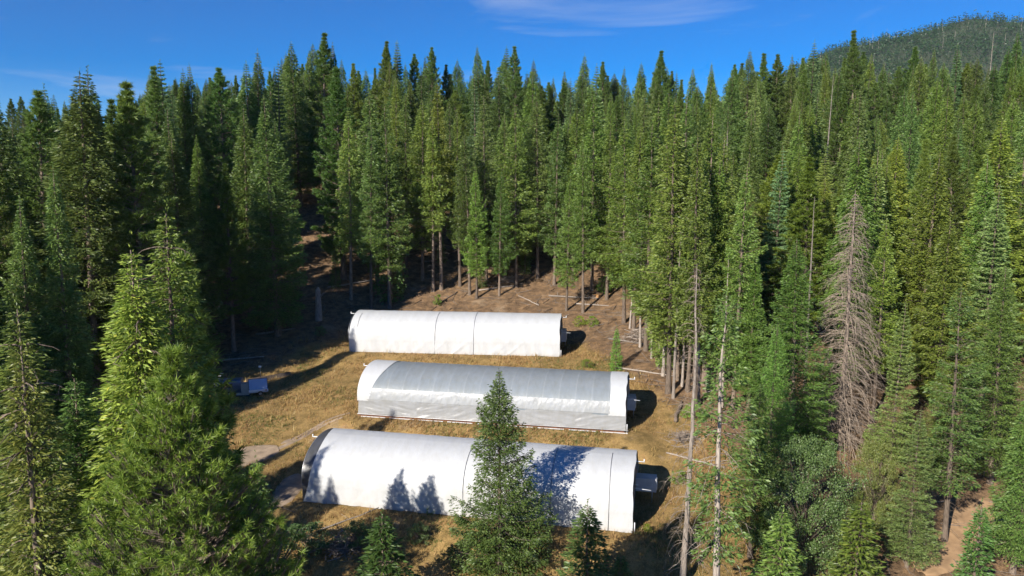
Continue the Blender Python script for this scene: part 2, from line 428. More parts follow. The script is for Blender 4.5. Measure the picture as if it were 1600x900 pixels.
M['track'] = plain("track_dust", (0.30, 0.225, 0.155), 0.95, var=0.28, scale=1.2, bump=0.4)
M['track2'] = plain("track_orange_dust", (0.34, 0.215, 0.115), 0.95, var=0.25, scale=1.2, bump=0.4)
_a = [ray_ground(*p)[:2] for p in ((330, 735), (385, 712), (420, 706), (438, 700))]
ribbon("dirt_track", _a, 3.6, M['track'], 0.16, 4)
_a = [ray_ground(*p)[:2] for p in ((432, 795), (452, 765), (466, 742))]
ribbon("dirt_track", _a, 2.6, M['track'], 0.12, 6)
_a = [ray_ground(*p)[:2] for p in ((1440, 905), (1468, 868), (1500, 838), (1545, 812), (1600, 800))]
ribbon("dirt_track", _a, 4.2, M['track2'], 0.2, 5)

# ------------------------------------------------------------------ greenhouses
def sheet_mat(name, col, rough, alpha=0.0, bump=0.15, trans=0.0, dirt=0.06, spec=0.5):
    m, nt, b = new_mat(name); L = nt.links.new
    t = N(nt, "ShaderNodeTexCoord"); mp = N(nt, "ShaderNodeMapping"); mp.inputs["Scale"].default_value = (1.2, 0.5, 0.5)
    n = N(nt, "ShaderNodeTexNoise"); n.inputs["Scale"].default_value = 1.6; n.inputs["Detail"].default_value = 7; n.inputs["Roughness"].default_value = 0.6
    L(t.outputs["Object"], mp.inputs[0]); L(mp.outputs[0], n.inputs["Vector"])
    r = N(nt, "ShaderNodeValToRGB"); r.color_ramp.elements[0].position, r.color_ramp.elements[1].position = 0.3, 0.65
    r.color_ramp.elements[0].color = tuple(c * (1 - dirt * k) for c, k in zip(col, (1.0, 1.15, 1.6))) + (1,)
    r.color_ramp.elements[1].color = col + (1,)
    L(n.outputs[0], r.inputs[0])
    # mud splashed up from the ground along the foot of the sheet
    sp = N(nt, "ShaderNodeSeparateXYZ"); L(t.outputs["Object"], sp.inputs[0])
    mr = N(nt, "ShaderNodeMapRange"); mr.inputs[1].default_value = 0.0; mr.inputs[2].default_value = 0.5; mr.inputs[3].default_value = 0.42; mr.inputs[4].default_value = 0.0
    L(sp.outputs[2], mr.inputs[0])
    mu = N(nt, "ShaderNodeMath", operation='MULTIPLY'); L(mr.outputs[0], mu.inputs[0]); L(n.outputs[0], mu.inputs[1])
    mx = N(nt, "ShaderNodeMixRGB"); mx.inputs[2].default_value = (0.35, 0.26, 0.16, 1); L(mu.outputs[0], mx.inputs[0]); L(r.outputs[0], mx.inputs[1])
    L(mx.outputs[0], b.inputs["Base Color"])
    b.inputs["Roughness"].default_value = rough; b.inputs["Specular IOR Level"].default_value = spec
    n2 = N(nt, "ShaderNodeTexNoise"); n2.inputs["Scale"].default_value = 2.5; n2.inputs["Detail"].default_value = 4; n2.inputs["Distortion"].default_value = 0.8
    L(mp.outputs[0], n2.inputs["Vector"])
    bp = N(nt, "ShaderNodeBump"); bp.inputs["Strength"].default_value = bump; bp.inputs["Distance"].default_value = 0.08
    L(n2.outputs[0], bp.inputs["Height"]); L(bp.outputs[0], b.inputs["Normal"])
    out = nt.nodes["Material Output"]; cur = b.outputs[0]
    if trans:
        tr = N(nt, "ShaderNodeBsdfTranslucent"); L(mx.outputs[0], tr.inputs[0])
        ms = N(nt, "ShaderNodeMixShader"); ms.inputs[0].default_value = trans; L(cur, ms.inputs[1]); L(tr.outputs[0], ms.inputs[2]); cur = ms.outputs[0]
    if alpha:
        tp = N(nt, "ShaderNodeBsdfTransparent"); ms = N(nt, "ShaderNodeMixShader"); ms.inputs[0].default_value = alpha
        L(cur, ms.inputs[1]); L(tp.outputs[0], ms.inputs[2]); cur = ms.outputs[0]
    L(cur, out.inputs[0])
    return m
M['cover'] = sheet_mat("white_woven_cover", (0.54, 0.555, 0.57), 0.6, bump=0.28, dirt=0.07)
M['film'] = sheet_mat("clear_poly_film", (0.31, 0.355, 0.40), 0.50, alpha=0.22, bump=0.25, trans=0.12, dirt=0.12)
M['curtain'] = sheet_mat("side_curtain_film", (0.46, 0.47, 0.48), 0.30, alpha=0.2, bump=0.3, trans=0.15, dirt=0.10)
M['hoop_line_film'] = sheet_mat("pale_hoop_line", (0.40, 0.44, 0.48), 0.4, alpha=0.35, bump=0.1)  # for the strips standing in for hoops seen through the film
M['hem'] = sheet_mat("bunched_film_hem", (0.46, 0.48, 0.50), 0.42, alpha=0.12, bump=0.3, trans=0.1, dirt=0.10)
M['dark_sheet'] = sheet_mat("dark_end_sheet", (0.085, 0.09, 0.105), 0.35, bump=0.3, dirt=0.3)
M['steel'] = plain("galvanised_steel", (0.42, 0.43, 0.45), 0.4, 0.8, 0.15, 6)
M['white_metal'] = plain("white_painted_metal", (0.72, 0.73, 0.74), 0.4, 0.0, 0.06, 3)
M['rope'] = plain("grey_rope", (0.16, 0.16, 0.17), 0.8)
M['plank'] = plain("weathered_red_plank", (0.22, 0.10, 0.06), 0.85, var=0.35, scale=2.0, bump=0.4)
M['grey_box'] = plain("grey_sheet_metal", (0.50, 0.52, 0.54), 0.5, 0.1, 0.1, 2)
M['black'] = plain("black_rubber", (0.02, 0.02, 0.022), 0.8)

def profile(n_side=8, n_arc=40, off=0.0):
    z = np.linspace(0, GS, n_side, endpoint=False)
    t = np.linspace(0, math.pi, n_arc + 1)
    v = np.r_[np.full(n_side, -GW / 2), -GW / 2 * np.cos(t), np.full(n_side, GW / 2)]
    zz_ = np.r_[z, GS + (GHT - GS) * np.sin(t) ** 0.85, z[::-1]]
    p = np.stack([v, zz_], -1)
    d = np.gradient(p, axis=0); nrm = np.stack([-d[:, 1], d[:, 0]], -1); nrm /= np.linalg.norm(nrm, axis=1)[:, None] + 1e-9
    return p + nrm * off, nrm

def hoop_path(s, off=0.0):
    p, _ = profile(4, 28, off)
    return np.c_[np.full(len(p), s), p]

def sheet(s0, s1, rows, ns, disp, off=0.05, thick=0.0):
    """a sheet over the hoops: s0/s1 functions of row position 0..1, rows = slice of the profile"""
    p, nr = profile(10, 56, off); p, nr = p[rows], nr[rows]; m = len(p)
    w = np.linspace(0, 1, m)
    S = np.array([np.linspace(s0(a), s1(a), ns) for a in w])
    D = disp(S, p[:, 1][:, None] + 0 * S, np.arange(m)[:, None] + 0 * S)
    V = np.stack([S, p[:, 0][:, None] + nr[:, 0][:, None] * D, p[:, 1][:, None] + nr[:, 1][:, None] * D], -1)
    i, j = np.meshgrid(np.arange(m - 1), np.arange(ns - 1), indexing='ij'); q = i * ns + j
    mb = MB(); mb.add(V.reshape(-1, 3), np.concatenate([np.stack([q, q + 1, q + ns + 1], -1).reshape(-1, 3), np.stack([q, q + ns + 1, q + ns], -1).reshape(-1, 3)]))
    return mb

def end_wall(s):
    p, _ = profile(4, 28, -0.04); mb = MB(); c = np.array([s, 0, 1.8])
    V = np.c_[np.full(len(p), s), p]; k = len(V)
    mb.add(np.vstack([V, c]), [[i, (i + 1) % k, k] for i in range(k)])
    return mb

PITCH_HOOP = 1.83
def build_greenhouse(g, label):
    L, kind = g['L'], g['kind']; h = L / 2
    root = link("hoop_greenhouse", None, None, (g['x'], g['y'], g['z']), -g['a'])
    tag(root, label, "greenhouse", "three hoop greenhouses on terraces")
    rng = np.random.default_rng({'near': 1, 'mid': 2, 'far': 3}[kind])
    nh = int(round(L / PITCH_HOOP)); hs_ = np.linspace(-h, h, nh + 1)
    hp = MB(); hp.tube(hoop_path(0), 0.035, 6)
    hm = hp.mesh("hoop", [M['steel']], True)
    for k, s in enumerate(hs_):
        if kind != 'mid' and 0 < k < nh: continue
        link("hoop", hm, root, (float(s), 0, 0))
    def wrinkle(S, Zr, I):
        bay = np.sin((S + h) / (L / nh) * math.pi) ** 2
        low = ss(2.6, 0.2, Zr)
        fold = vnoise(S * 1.0 + Zr * 0.35, Zr * 0.12, 5 + {'near': 0, 'far': 7, 'mid': 3}[kind], 0.8, 3)
        seam = 0.022 * ((I.astype(int) % 14) == 9)
        return -0.022 * bay ** 0.6 * ss(0.3, 2.2, Zr) + low * (0.14 * fold + 0.10 * np.maximum(0, vnoise(S * 0.8 - Zr * 0.9, Zr * 0.1, 17, 0.9, 2)) + 0.02) + 0.03 * vnoise(S * 1.0 + Zr * 0.6, Zr, 31, 1.3, 4) + seam
    if kind in ('near', 'far'):
        n_gap = 0.95 if kind == 'near' else 0.10
        s0 = lambda a: -h + 0.06 + n_gap * math.sin(min(1, a / 0.62) * math.pi) ** 0.8 * (1 if a < 0.62 else 0)
        s1 = lambda a: h + 0.05 + 0.05 * math.sin(a * 17) + 0.025 * math.sin(a * 47)
        mb = sheet(s0, s1, slice(0, None), 190, wrinkle)
        cov = link("cover", mb.mesh("cover", [M['cover']], True), root)
        if kind == 'near':
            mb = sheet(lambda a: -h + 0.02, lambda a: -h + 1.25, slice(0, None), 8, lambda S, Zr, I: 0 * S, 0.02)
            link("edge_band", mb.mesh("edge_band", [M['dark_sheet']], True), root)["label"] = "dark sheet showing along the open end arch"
        for s in ((13.25, 8.2, 0.3) if kind == 'near' else (-2.55, 3.0, -13.9)):
            mb = MB(); pth = hoop_path(s, 0.10)[:19 if s != -13.9 else 16]; pth[:, 0] += 0.05 * np.sin(np.linspace(0, 5, len(pth)))
            if s == -13.9: pth = pth[8:]
            mb.tube(pth, 0.02, 5); link("tie_rope", mb.mesh("tie_rope", [M['rope']], True), cov)
    else:
        def wr(S, Zr, I):
            bay = np.sin((S + h) / (L / nh) * math.pi) ** 2
            sh = np.exp(-((Zr - 2.55) / 0.5) ** 2)
            return -0.02 * bay * ss(1.9, 3.2, Zr) + 0.035 * sh * vnoise(S, Zr * 1.4, 9, 0.45, 3) + 0.012 * vnoise(S, Zr, 31, 1.5, 2)
        n_all = len(profile(10, 56)[0])
        mb = sheet(lambda a: -h + 0.05, lambda a: h - 0.02, slice(9, n_all - 9), 240, wr, 0.05)
        link("roof_film", mb.mesh("roof_film", [M['film']], True), root)
        mb = sheet(lambda a: h - 1.75 + 0.12 * math.sin(a * 9), lambda a: h + 0.06 + 0.04 * math.sin(a * 40), slice(9, n_all - 9), 16, lambda S, Zr, I: 0.02 * vnoise(S, Zr, 4, 0.8), 0.09)
        link("end_band", mb.mesh("end_band", [M['cover']], True), root)["label"] = "white band over the fan end"
        mb = sheet(lambda a: -h - 0.04, lambda a: -h + 1.5 + 1.3 * ss(0.0, 0.5, a), slice(9, n_all - 9), 16, lambda S, Zr, I: 0.02 * vnoise(S, Zr, 6, 0.8), 0.09)
        link("end_band", mb.mesh("end_band", [M['cover']], True), root)["label"] = "white band over the tree-shaded end"
        for s_h in hs_[2:-1]:  # pale strips added to draw the hoops as light lines in the film
            mb = sheet(lambda a: s_h - 0.045, lambda a: s_h + 0.045, slice(16, n_all - 16), 3, lambda S, Zr, I: 0 * S, 0.075)
            link("hoop_line", mb.mesh("hoop_line", [M['hoop_line_film']], True), root)
        prow = profile(10, 56)[0]; k0 = 10; k1 = k0 + 7
        mb = sheet(lambda a: -h + 1.4, lambda a: h - 1.6, slice(k0, k1), 400, lambda S, Zr, I: 0.05 * vnoise(S + Zr * 0.5, Zr * 2.2, 19, 0.42, 3) + 0.03 * ss(2.6, 2.0, Zr), 0.09)
        link("film_hem", mb.mesh("film_hem", [M['hem']], True), root)["label"] = "bunched bright film along the eave"
        for sgn in (-1, 1):                       # side curtains
            mb = MB(); ns, m = 260, 18
            s = np.linspace(-h + 0.1, h + 0.12, ns); w = np.linspace(0, 1, m)
            Sx, Wz = np.meshgrid(s, w)
            zt = 2.02 - 0.10 * np.abs(np.sin(Sx * 0.9)) * 0.4; zb = 0.30 + 0.05 * np.sin(Sx * 0.4)
            Zc = zb + (zt - zb) * Wz
            diag = vnoise(Sx * 0.55 + Wz * 2.6 * np.sign(np.sin(Sx * 0.35) + 0.3), Wz * 2.2, 12, 0.5, 3)
            Yc = GW / 2 + 0.06 + 0.22 * (1 - Wz) ** 1.4 + 0.05 * diag
            V = np.stack([Sx, sgn * Yc, Zc], -1)
            i, j = np.meshgrid(np.arange(m - 1), np.arange(ns - 1), indexing='ij'); q = i * ns + j
            mb.add(V.reshape(-1, 3), np.concatenate([np.stack([q, q + 1, q + ns + 1], -1).reshape(-1, 3), np.stack([q, q + ns + 1, q + ns], -1).reshape(-1, 3)]))
            link("side_curtain", mb.mesh("side_curtain", [M['curtain']], True), root)
            mb = MB(); mb.tube(np.array([[-h, sgn * (GW / 2 + 0.30), 0.29], [0, sgn * (GW / 2 + 0.30), 0.27], [h + 0.4, sgn * (GW / 2 + 0.30), 0.30]]), 0.03, 6)
            link("roll_bar", mb.mesh("roll_bar", [M['white_metal']], True), root)
            for k in range(6):                    # foot boards
                x0, x1 = -h + k * L / 6, -h + (k + 1) * L / 6 - 0.02
                mb = MB(); mb.box(((x0 + x1) / 2, sgn * (GW / 2 + 0.02), 0.13), (x1 - x0, 0.05, 0.30))
                link("foot_board", mb.mesh("foot_board", [M['plank']]), root)
            for k in range(9):
                x0 = -h + 0.6 + k * 3.4; mb = MB()
                mb.box((x0 + 1.4, sgn * (GW / 2 + 0.46), 0.07), (2.9, 0.10, 0.06)); link("ground_batten", mb.mesh("ground_batten", [M['white_metal']]), root)
        for v, z in ((-3.2, 4.05), (0, 5.08), (3.2, 4.05)):
            mb = MB(); mb.tube([[-h, v, z], [0, v, z], [h, v, z]], 0.028, 6); link("purlin", mb.mesh("purlin", [M['steel']], True), root)
        mb = MB(); mb.box((0, 0, 0.05), (L - 0.4, GW - 0.5, 0.08)); link("floor_sheet", mb.mesh("floor_sheet", [plain("grey_floor_cloth", (0.16, 0.16, 0.155), 0.9)]), root)
    # end walls, frames, fan and door at both ends
    for sgn in (-1, 1):
        s = sgn * (h - 0.12)
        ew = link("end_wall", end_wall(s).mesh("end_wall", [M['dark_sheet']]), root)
        for v in (-3.0, -1.3, 1.3, 3.0):
            zt = GS + (GHT - GS) * math.sqrt(max(0, 1 - (v / (GW / 2)) ** 2)) * 0.96
            mb = MB(); mb.tube([[s + sgn * 0.06, v, 0], [s + sgn * 0.06, v, zt]], 0.035, 6); link("post", mb.mesh("post", [M['steel']], True), ew)
        for z in (GS + 0.15, 3.5):
            wv = GW / 2 * (1 if z < 2.5 else 0.80)
            mb = MB(); mb.tube([[s + sgn * 0.07, -wv, z], [s + sgn * 0.07, wv, z]], 0.03, 6); link("rail", mb.mesh("rail", [M['steel']], True), ew)
        mb = MB(); mb.box((s + sgn * 0.04, 0, 1.05), (0.05, 2.0, 2.1)); dr = link("door", mb.mesh("door", [M['grey_box']]), root)
        mb = MB(); mb.box((s + sgn * 0.10, 0.8, 1.05), (0.05, 0.12, 0.12)); link("handle", mb.mesh("handle", [M['black']]), dr)
        # pipe of the roll-up drive, sticking out at the ridge, and a second one on the hip
        mb = MB(); mb.tube([[sgn * (h - 0.3), -0.6, 4.85], [sgn * (h + 0.85), -0.6, 4.85]], 0.05, 6); mb.tube([[sgn * (h + 0.8), -0.6, 4.80], [sgn * (h + 0.8), -0.6, 5.1]], 0.06, 6)
        link("roll_up_pipe", mb.mesh("roll_up_pipe", [M['white_metal']], True), root)
        if sgn > 0:
            mb = MB(); mb.tube([[h - 0.1, -2.2, 3.0], [h + 1.5, -2.2, 2.9]], 0.035, 6); mb.tube([[h - 0.1, -2.2, 3.35], [h + 0.4, -2.2, 3.3]], 0.03, 6)
            link("roll_up_pipe", mb.mesh("roll_up_pipe", [M['white_metal']], True), root)
            mb = MB(); mb.tube([[h + 0.25, -GW / 2 - 0.05, 0], [h + 0.25, -GW / 2 - 0.05, 0.95]], 0.05, 6)
            link("stake", mb.mesh("stake", [M['white_metal']], True), root)
    # fan housing on the right end
    fx, fy, fz, sx_, sy_, sz_ = {'near': (h + 0.95, 2.3, 1.75, 1.9, 1.3, 1.25), 'mid': (h + 0.45, 1.0, 1.75, 0.9, 1.5, 1.5), 'far': (h + 0.40, 0.8, 2.0, 0.8, 1.7, 1.7)}[kind]
    mb = MB(); mb.box((fx, fy, fz), (sx_, sy_, sz_)); fan = link("fan_housing", mb.mesh("fan_housing", [M['grey_box']]), root)
    xf = fx + sx_ / 2
    mb = MB(); th = np.linspace(0, 2 * math.pi, 21); mb.tube(np.c_[np.full(21, xf + 0.02), fy + 0.42 * sy_ * np.cos(th), fz + 0.42 * sz_ * np.sin(th)], 0.05, 6, cap=False)
    link("ring", mb.mesh("ring", [M['white_metal']], True), fan)
    for k in range(6):
        mb = MB(); mb.box((xf + 0.02, fy, fz - 0.36 * sz_ + k * 0.145 * sz_), (0.03, 0.74 * sy_, 0.06)); link("louver", mb.mesh("louver", [M['steel']]), fan)
    for sg in (-1, 1):
        mb = MB(); mb.tube([[fx + 0.3 * sx_, fy + sg * sy_ * 0.4, fz - sz_ / 2], [fx + 0.3 * sx_, fy + sg * sy_ * 0.4, 0]], 0.04, 6); link("leg", mb.mesh("leg", [M['steel']], True), fan)
    return root
build_greenhouse(GH[0], "nearest and longest-looking white covered hoop greenhouse, lowest of the three")
build_greenhouse(GH[1], "middle hoop greenhouse with grey translucent film roof and rolled side curtain")
build_greenhouse(GH[2], "farthest white covered hoop greenhouse, highest, below the bare soil bank")

# ------------------------------------------------------------------ tree shapes
def unit(v): return v / (np.linalg.norm(v, axis=-1, keepdims=True) + 1e-9)

def trunk_mesh(name, H, r0, seed, mat, bend=0.15, stubs=0, stub_from=0.08, stub_to=0.6, stub_len=1.4, sides=8, sub=0, droop=0.35):
    rng = np.random.default_rng(seed); mb = MB()
    z = np.r_[-0.6, np.linspace(0, H, 15)]; t = np.clip(z / H, 0, 1)
    r = r0 * (1 - t) ** 0.85 + 0.015; r[0] = r0 * 1.7; r[1] = r0 * 1.35
    wob = np.cumsum(rng.normal(0, bend / 6, (len(z), 2)), 0) * t[:, None]
    P = np.c_[wob - wob[-1] * t[:, None], z]
    mb.tube(P, r, sides)
    for k in range(stubs):
        u = rng.uniform(stub_from, stub_to); zz_ = u * H; az = rng.uniform(0, 2 * math.pi); ln = stub_len * rng.uniform(0.35, 1.0)
        s = np.linspace(0, 1, 6); out = np.array([math.cos(az), math.sin(az), 0])
        e = rng.uniform(-0.25, 0.35)
        pts = np.array([np.interp(zz_, z, P[:, 0]), np.interp(zz_, z, P[:, 1]), zz_]) + s[:, None] * ln * out * math.cos(e) + np.c_[0 * s, 0 * s, ln * (math.sin(e) * s - droop * s ** 2 * rng.uniform(0.4, 1.6))]
        pts[1:, :2] += rng.normal(0, 0.03 * ln, (5, 2))
        mb.tube(pts, np.linspace(0.035, 0.010, 6), 3, cap=False)
        for q in range(sub):
            j = rng.integers(2, 6); d = unit(np.array([rng.normal(), rng.normal(), -0.5 + rng.normal() * 0.4]) + out * 0.6); l2 = ln * rng.uniform(0.15, 0.4)
            w = np.linspace(0, 1, 4)[:, None]
            mb.tube(pts[j] + w * d * l2 + np.array([0, 0, -0.25]) * l2 * w ** 2, np.linspace(0.014, 0.005, 4), 3, cap=False)
    return mb.mesh(name, [mat], True)

def fir_crown(name, H, R, base, seed, mat, whorls=46, per=6, dens=1.0, bl=0.36, bw=0.12, power=0.78, gap=0.12, e_top=50, e_low=-14, curl=0.22, flat=0.10, droop=0.35, layered=False, round_low=0.35, leader=1.0):
    """whorled branches, each a flat spray of side twigs set with leaf-sized blades"""
    rng = np.random.default_rng(seed); mb = MB()
    us = np.linspace(0.006, 1, whorls) ** 1.12; woods, wr_ = [], []
    lob_az = rng.uniform(0, 6.28, 5); lob_u = rng.uniform(0.2, 0.95, 5); lob_a = rng.uniform(-0.5, 0.45, 5)
    for k, u in enumerate(us):
        zc = H * (1 - u * (1 - base)) - 0.15
        prof = R * u ** power * (1 - round_low * max(0, (u - 0.72) / 0.28) ** 1.6)
        nb = per if u > 0.06 else 4
        a0 = rng.uniform(0, 6.28)
        for b in range(nb):
            if u > 0.15 and rng.random() < gap: continue
            az = a0 + b * 6.283 / nb + rng.normal(0, 0.22)
            lob = 1 + sum(la * math.exp(-((u - lu) / 0.12) ** 2) * max(0, math.cos(az - lz)) for la, lu, lz in zip(lob_a, lob_u, lob_az))
            Lb = max(0.12 + 1.2 * u, prof * rng.uniform(0.62, 1.18) * lob) if u < 0.1 else max(0.22, prof * rng.uniform(0.62, 1.18) * lob)
            e0 = math.radians(e_top + (e_low - e_top) * u ** 0.55 + rng.normal(0, 7))
            out = np.array([math.cos(az), math.sin(az), 0]); lat = np.array([-math.sin(az), math.cos(az), 0])
            nt = int(dens * (5 + 13 * Lb + 3.2 * Lb * Lb))
            t = rng.uniform(0.03 if u < 0.6 else 0.10, 1, nt) ** 0.85
            sgn = rng.choice([-1.0, 1.0], nt)
            width = Lb * (0.42 * np.sin(np.clip(t * 1.05, 0, 1) * math.pi * 0.86 + 0.3)) + 0.10
            s = rng.uniform(0, 1, nt) ** 0.8 * width
            ang = np.radians(rng.uniform(45, 75, nt))
            td = out * np.cos(ang)[:, None] + lat * (sgn * np.sin(ang))[:, None]
            zb = Lb * (math.sin(e0) * t + curl * t ** 2 * (1 if not layered else 0.4))
            P = out * (Lb * t * math.cos(e0))[:, None] + td * s[:, None]
            P[:, 2] += zc + zb - droop * s * rng.uniform(0.3, 1.3, nt) + rng.normal(0, flat, nt) * min(1, Lb)
            P[:, :2] += rng.normal(0, 0.05, (nt, 2))
            d = unit(td * 0.8 + out * 0.5 + np.c_[rng.normal(0, 0.35, (nt, 2)), rng.normal(-0.25 * droop - 0.02, 0.28, nt)])
            nr = unit(np.c_[rng.normal(0, 0.7, (nt, 2)), rng.normal(0.6, 0.5, nt)] + out * 0.55)
            sc = rng.uniform(0.65, 1.35, nt) * (0.55 + 0.45 * min(1.0, u / 0.12))
            mb.blades(P, d, nr, bl * sc, bw * sc)
            # the branch wood itself
            w = np.linspace(0, 1, 4)
            wood = out * (Lb * w * math.cos(e0))[:, None]; wood[:, 2] += zc + Lb * (math.sin(e0) * w + curl * w ** 2 * (1 if not layered else 0.4)) - 0.04
            woods.append(wood); wr_.append(np.linspace(0.012 + 0.012 * Lb, 0.006, 4))
    mb.tubes(woods, wr_, 1)
    # leader
    nt = int(26 * leader); P = np.c_[rng.normal(0, 0.03, (nt, 2)), H + rng.uniform(-1.1, 0.55, nt)]
    d = unit(np.c_[rng.normal(0, 0.30, (nt, 2)), rng.uniform(0.6, 1.2, nt)]); mb.blades(P, d, unit(rng.normal(0, 1, (nt, 3))), bl * 0.7, bw * 0.6)
    return mb.mesh(name, [mat, M['bark']])

def tufts(mb, P, D, rng, n, ln, wd, spread=1.0):
    k = len(P); PP = np.repeat(P, n, 0); DD = np.repeat(D, n, 0)
    d = unit(DD * rng.uniform(0.25, 1.3, (k * n, 1)) + rng.normal(0, 0.62 * spread, (k * n, 3)))
    PP = PP - DD * rng.uniform(0, 0.45, (k * n, 1)) * ln
    mb.needles(PP, d, unit(rng.normal(0, 1, (k * n, 3))), ln * rng.uniform(0.7, 1.2, k * n), wd * rng.uniform(0.7, 1.3, k * n))

def pine_crown(name, H, R, base, seed, mat, whorls=24, per=5, tpb=13, n=13, ln=0.42, wd=0.075, power=0.62, gap=0.1, top_only=None, vary=(0.6, 1.2), e_top=58, e_low=-8):
    rng = np.random.default_rng(seed); mb = MB()
    us = np.linspace(0.01, 1, whorls)
    for k, u in enumerate(us):
        zc = H * (1 - u * (1 - base)) - 0.1
        if top_only and zc < H - top_only: step = 0.5
        else: step = 1.0
        prof = R * u ** power * (1 - 0.4 * max(0, (u - 0.7) / 0.3) ** 1.5)
        a0 = rng.uniform(0, 6.28); nb = per if u > 0.08 else 4
        for b in range(nb):
            if u > 0.2 and rng.random() < gap: continue
            az = a0 + b * 6.283 / nb + rng.normal(0, 0.25); Lb = max(0.3, prof * rng.uniform(*vary))
            e0 = math.radians(e_top + (e_low - e_top) * u ** 0.6 + rng.normal(0, 8))
            out = np.array([math.cos(az), math.sin(az), 0]); lat = np.array([-math.sin(az), math.cos(az), 0]); up = np.array([0, 0, 1.0])
            nt = max(3, int(tpb * step * (0.35 + 0.30 * Lb)))
            t = rng.uniform(0.35, 1, nt) ** 0.7; t[0] = 1
            wv = 0.36 * Lb * (1.15 - t) + 0.12
            s = rng.normal(0, 0.62, nt) * wv * (t < 1); v = rng.normal(0.05, 0.30, nt) * wv * (t < 1)
            P = out * (Lb * t * math.cos(e0))[:, None] + lat * s[:, None]
            P[:, 2] += zc + Lb * (math.sin(e0) * t + 0.28 * t ** 2.5) + v
            D = unit(out * 0.75 + lat * np.sign(s)[:, None] * 0.45 * (t < 1)[:, None] + up * rng.uniform(0.2, 0.9, nt)[:, None])
            tufts(mb, P, D, rng, n, ln, wd)
            w = np.linspace(0, 1, 5); wood = out * (Lb * w * math.cos(e0))[:, None]; wood[:, 2] += zc + Lb * (math.sin(e0) * w + 0.28 * w ** 2.5) - 0.03
            mb.tubes(wood[None], np.linspace(0.02 + 0.014 * Lb, 0.008, 5)[None], 1)
            tt = np.maximum(0.2, t - 0.22)          # twigs that carry the tufts
            q0 = out * (Lb * tt * math.cos(e0))[:, None]; q0[:, 2] += zc + Lb * (math.sin(e0) * tt + 0.28 * tt ** 2.5)
            mb.tubes(np.stack([q0, (q0 + P) / 2 - up * 0.02, P], 1), np.tile([0.014, 0.010, 0.006], (nt, 1)), 1)
    P = np.c_[rng.normal(0, 0.03, (8, 2)), H + np.linspace(-0.9, 0.1, 8)]
    tufts(mb, P, np.tile([0, 0, 1.0], (8, 1)), rng, n, ln, wd, 1.1)
    return mb.mesh(name, [mat, M['bark']])

def leafy_crown(name, H, R, seed, mat, clumps=46, per=150, leaf=0.16, z0=0.15):
    """broadleaf: leaves on the shells of many uneven clumps"""
    rng = np.random.default_rng(seed); mb = MB()
    for c in range(clumps):
        u = rng.uniform(z0, 1); rr = R * math.sqrt(max(0.03, 1 - ((u - 0.42) / 0.62) ** 2)) * math.sqrt(rng.uniform(0.05, 1.25)); az = rng.uniform(0, 6.28)
        cen = np.array([rr * math.cos(az), rr * math.sin(az), u * H]); cr = R * rng.choice([0.12, 0.18, 0.26, 0.36])
        d = unit(rng.normal(0, 1, (per, 3))); P = cen + d * cr * rng.uniform(0.55, 1.05, (per, 1)) * np.array([1, 1, 0.75])
        dd = unit(d + rng.normal(0, 0.8, (per, 3))); mb.blades(P, dd, unit(d + rng.normal(0, 0.5, (per, 3)) + np.array([0, 0, 0.6])), leaf * rng.uniform(0.7, 1.3, per), leaf * 0.62)
        w = np.linspace(0, 1, 4)[:, None]; st = np.array([0, 0, u * H * 0.35]); mb.tube(st + (cen - st) * w + np.array([0, 0, 0.1]) * np.sin(w * 3.14), np.linspace(0.05, 0.012, 4), 3, mat=1, cap=False)
    return mb.mesh(name, [mat, M['bark']])

def dead_branches(name, H, R, base, seed, mat, whorls, per, sub, sag=0.55, power=0.7, r=0.022, tipup=0.0):
    """bare drooping branches of a dead conifer"""
    rng = np.random.default_rng(seed); mb = MB()
    for u in np.linspace(0.02, 1, whorls):
        zc = H * (1 - u * (1 - base))
        for b in range(per):
            if rng.random() < 0.12: continue
            az = rng.uniform(0, 6.28); Lb = max(0.25, R * u ** power * rng.uniform(0.45, 1.2)); out = np.array([math.cos(az), math.sin(az), 0]); lat = np.array([-out[1], out[0], 0])
            s = np.linspace(0, 1, 8); e0 = math.radians(28 - 30 * u + rng.normal(0, 9)); bendy = rng.normal(0, 0.12)
            g = sag * rng.uniform(0.7, 1.5)
            pts = out * (Lb * (s - 0.35 * g * s ** 3) * math.cos(e0))[:, None] + lat * (bendy * Lb * s ** 2)[:, None]
            pts[:, 2] += zc + Lb * (math.sin(e0) * s - g * s ** 2.2 + tipup * s ** 4)
            mb.tubes(pts[None], np.linspace(r * (0.6 + 0.25 * Lb), r * 0.25, 8)[None]); q4 = []
            for q in range(int(sub * (0.5 + Lb * 0.5))):
                j = rng.integers(2, 8); l2 = Lb * rng.uniform(0.12, 0.34); sd = rng.choice([-1, 1])
                d = unit(out * rng.uniform(0.3, 0.9) + lat * sd * rng.uniform(0.3, 1.0) + np.array([0, 0, rng.uniform(-0.5, 0.1)])); w = np.linspace(0, 1, 4)[:, None]
                q4.append(pts[j] + d * l2 * w + np.array([0, 0, -0.35 * l2]) * w ** 2)
            if q4: mb.tubes(np.array(q4), np.tile(np.linspace(r * 0.5, r * 0.22, 4), (len(q4), 1)))
    return mb.mesh(name, [mat], False)

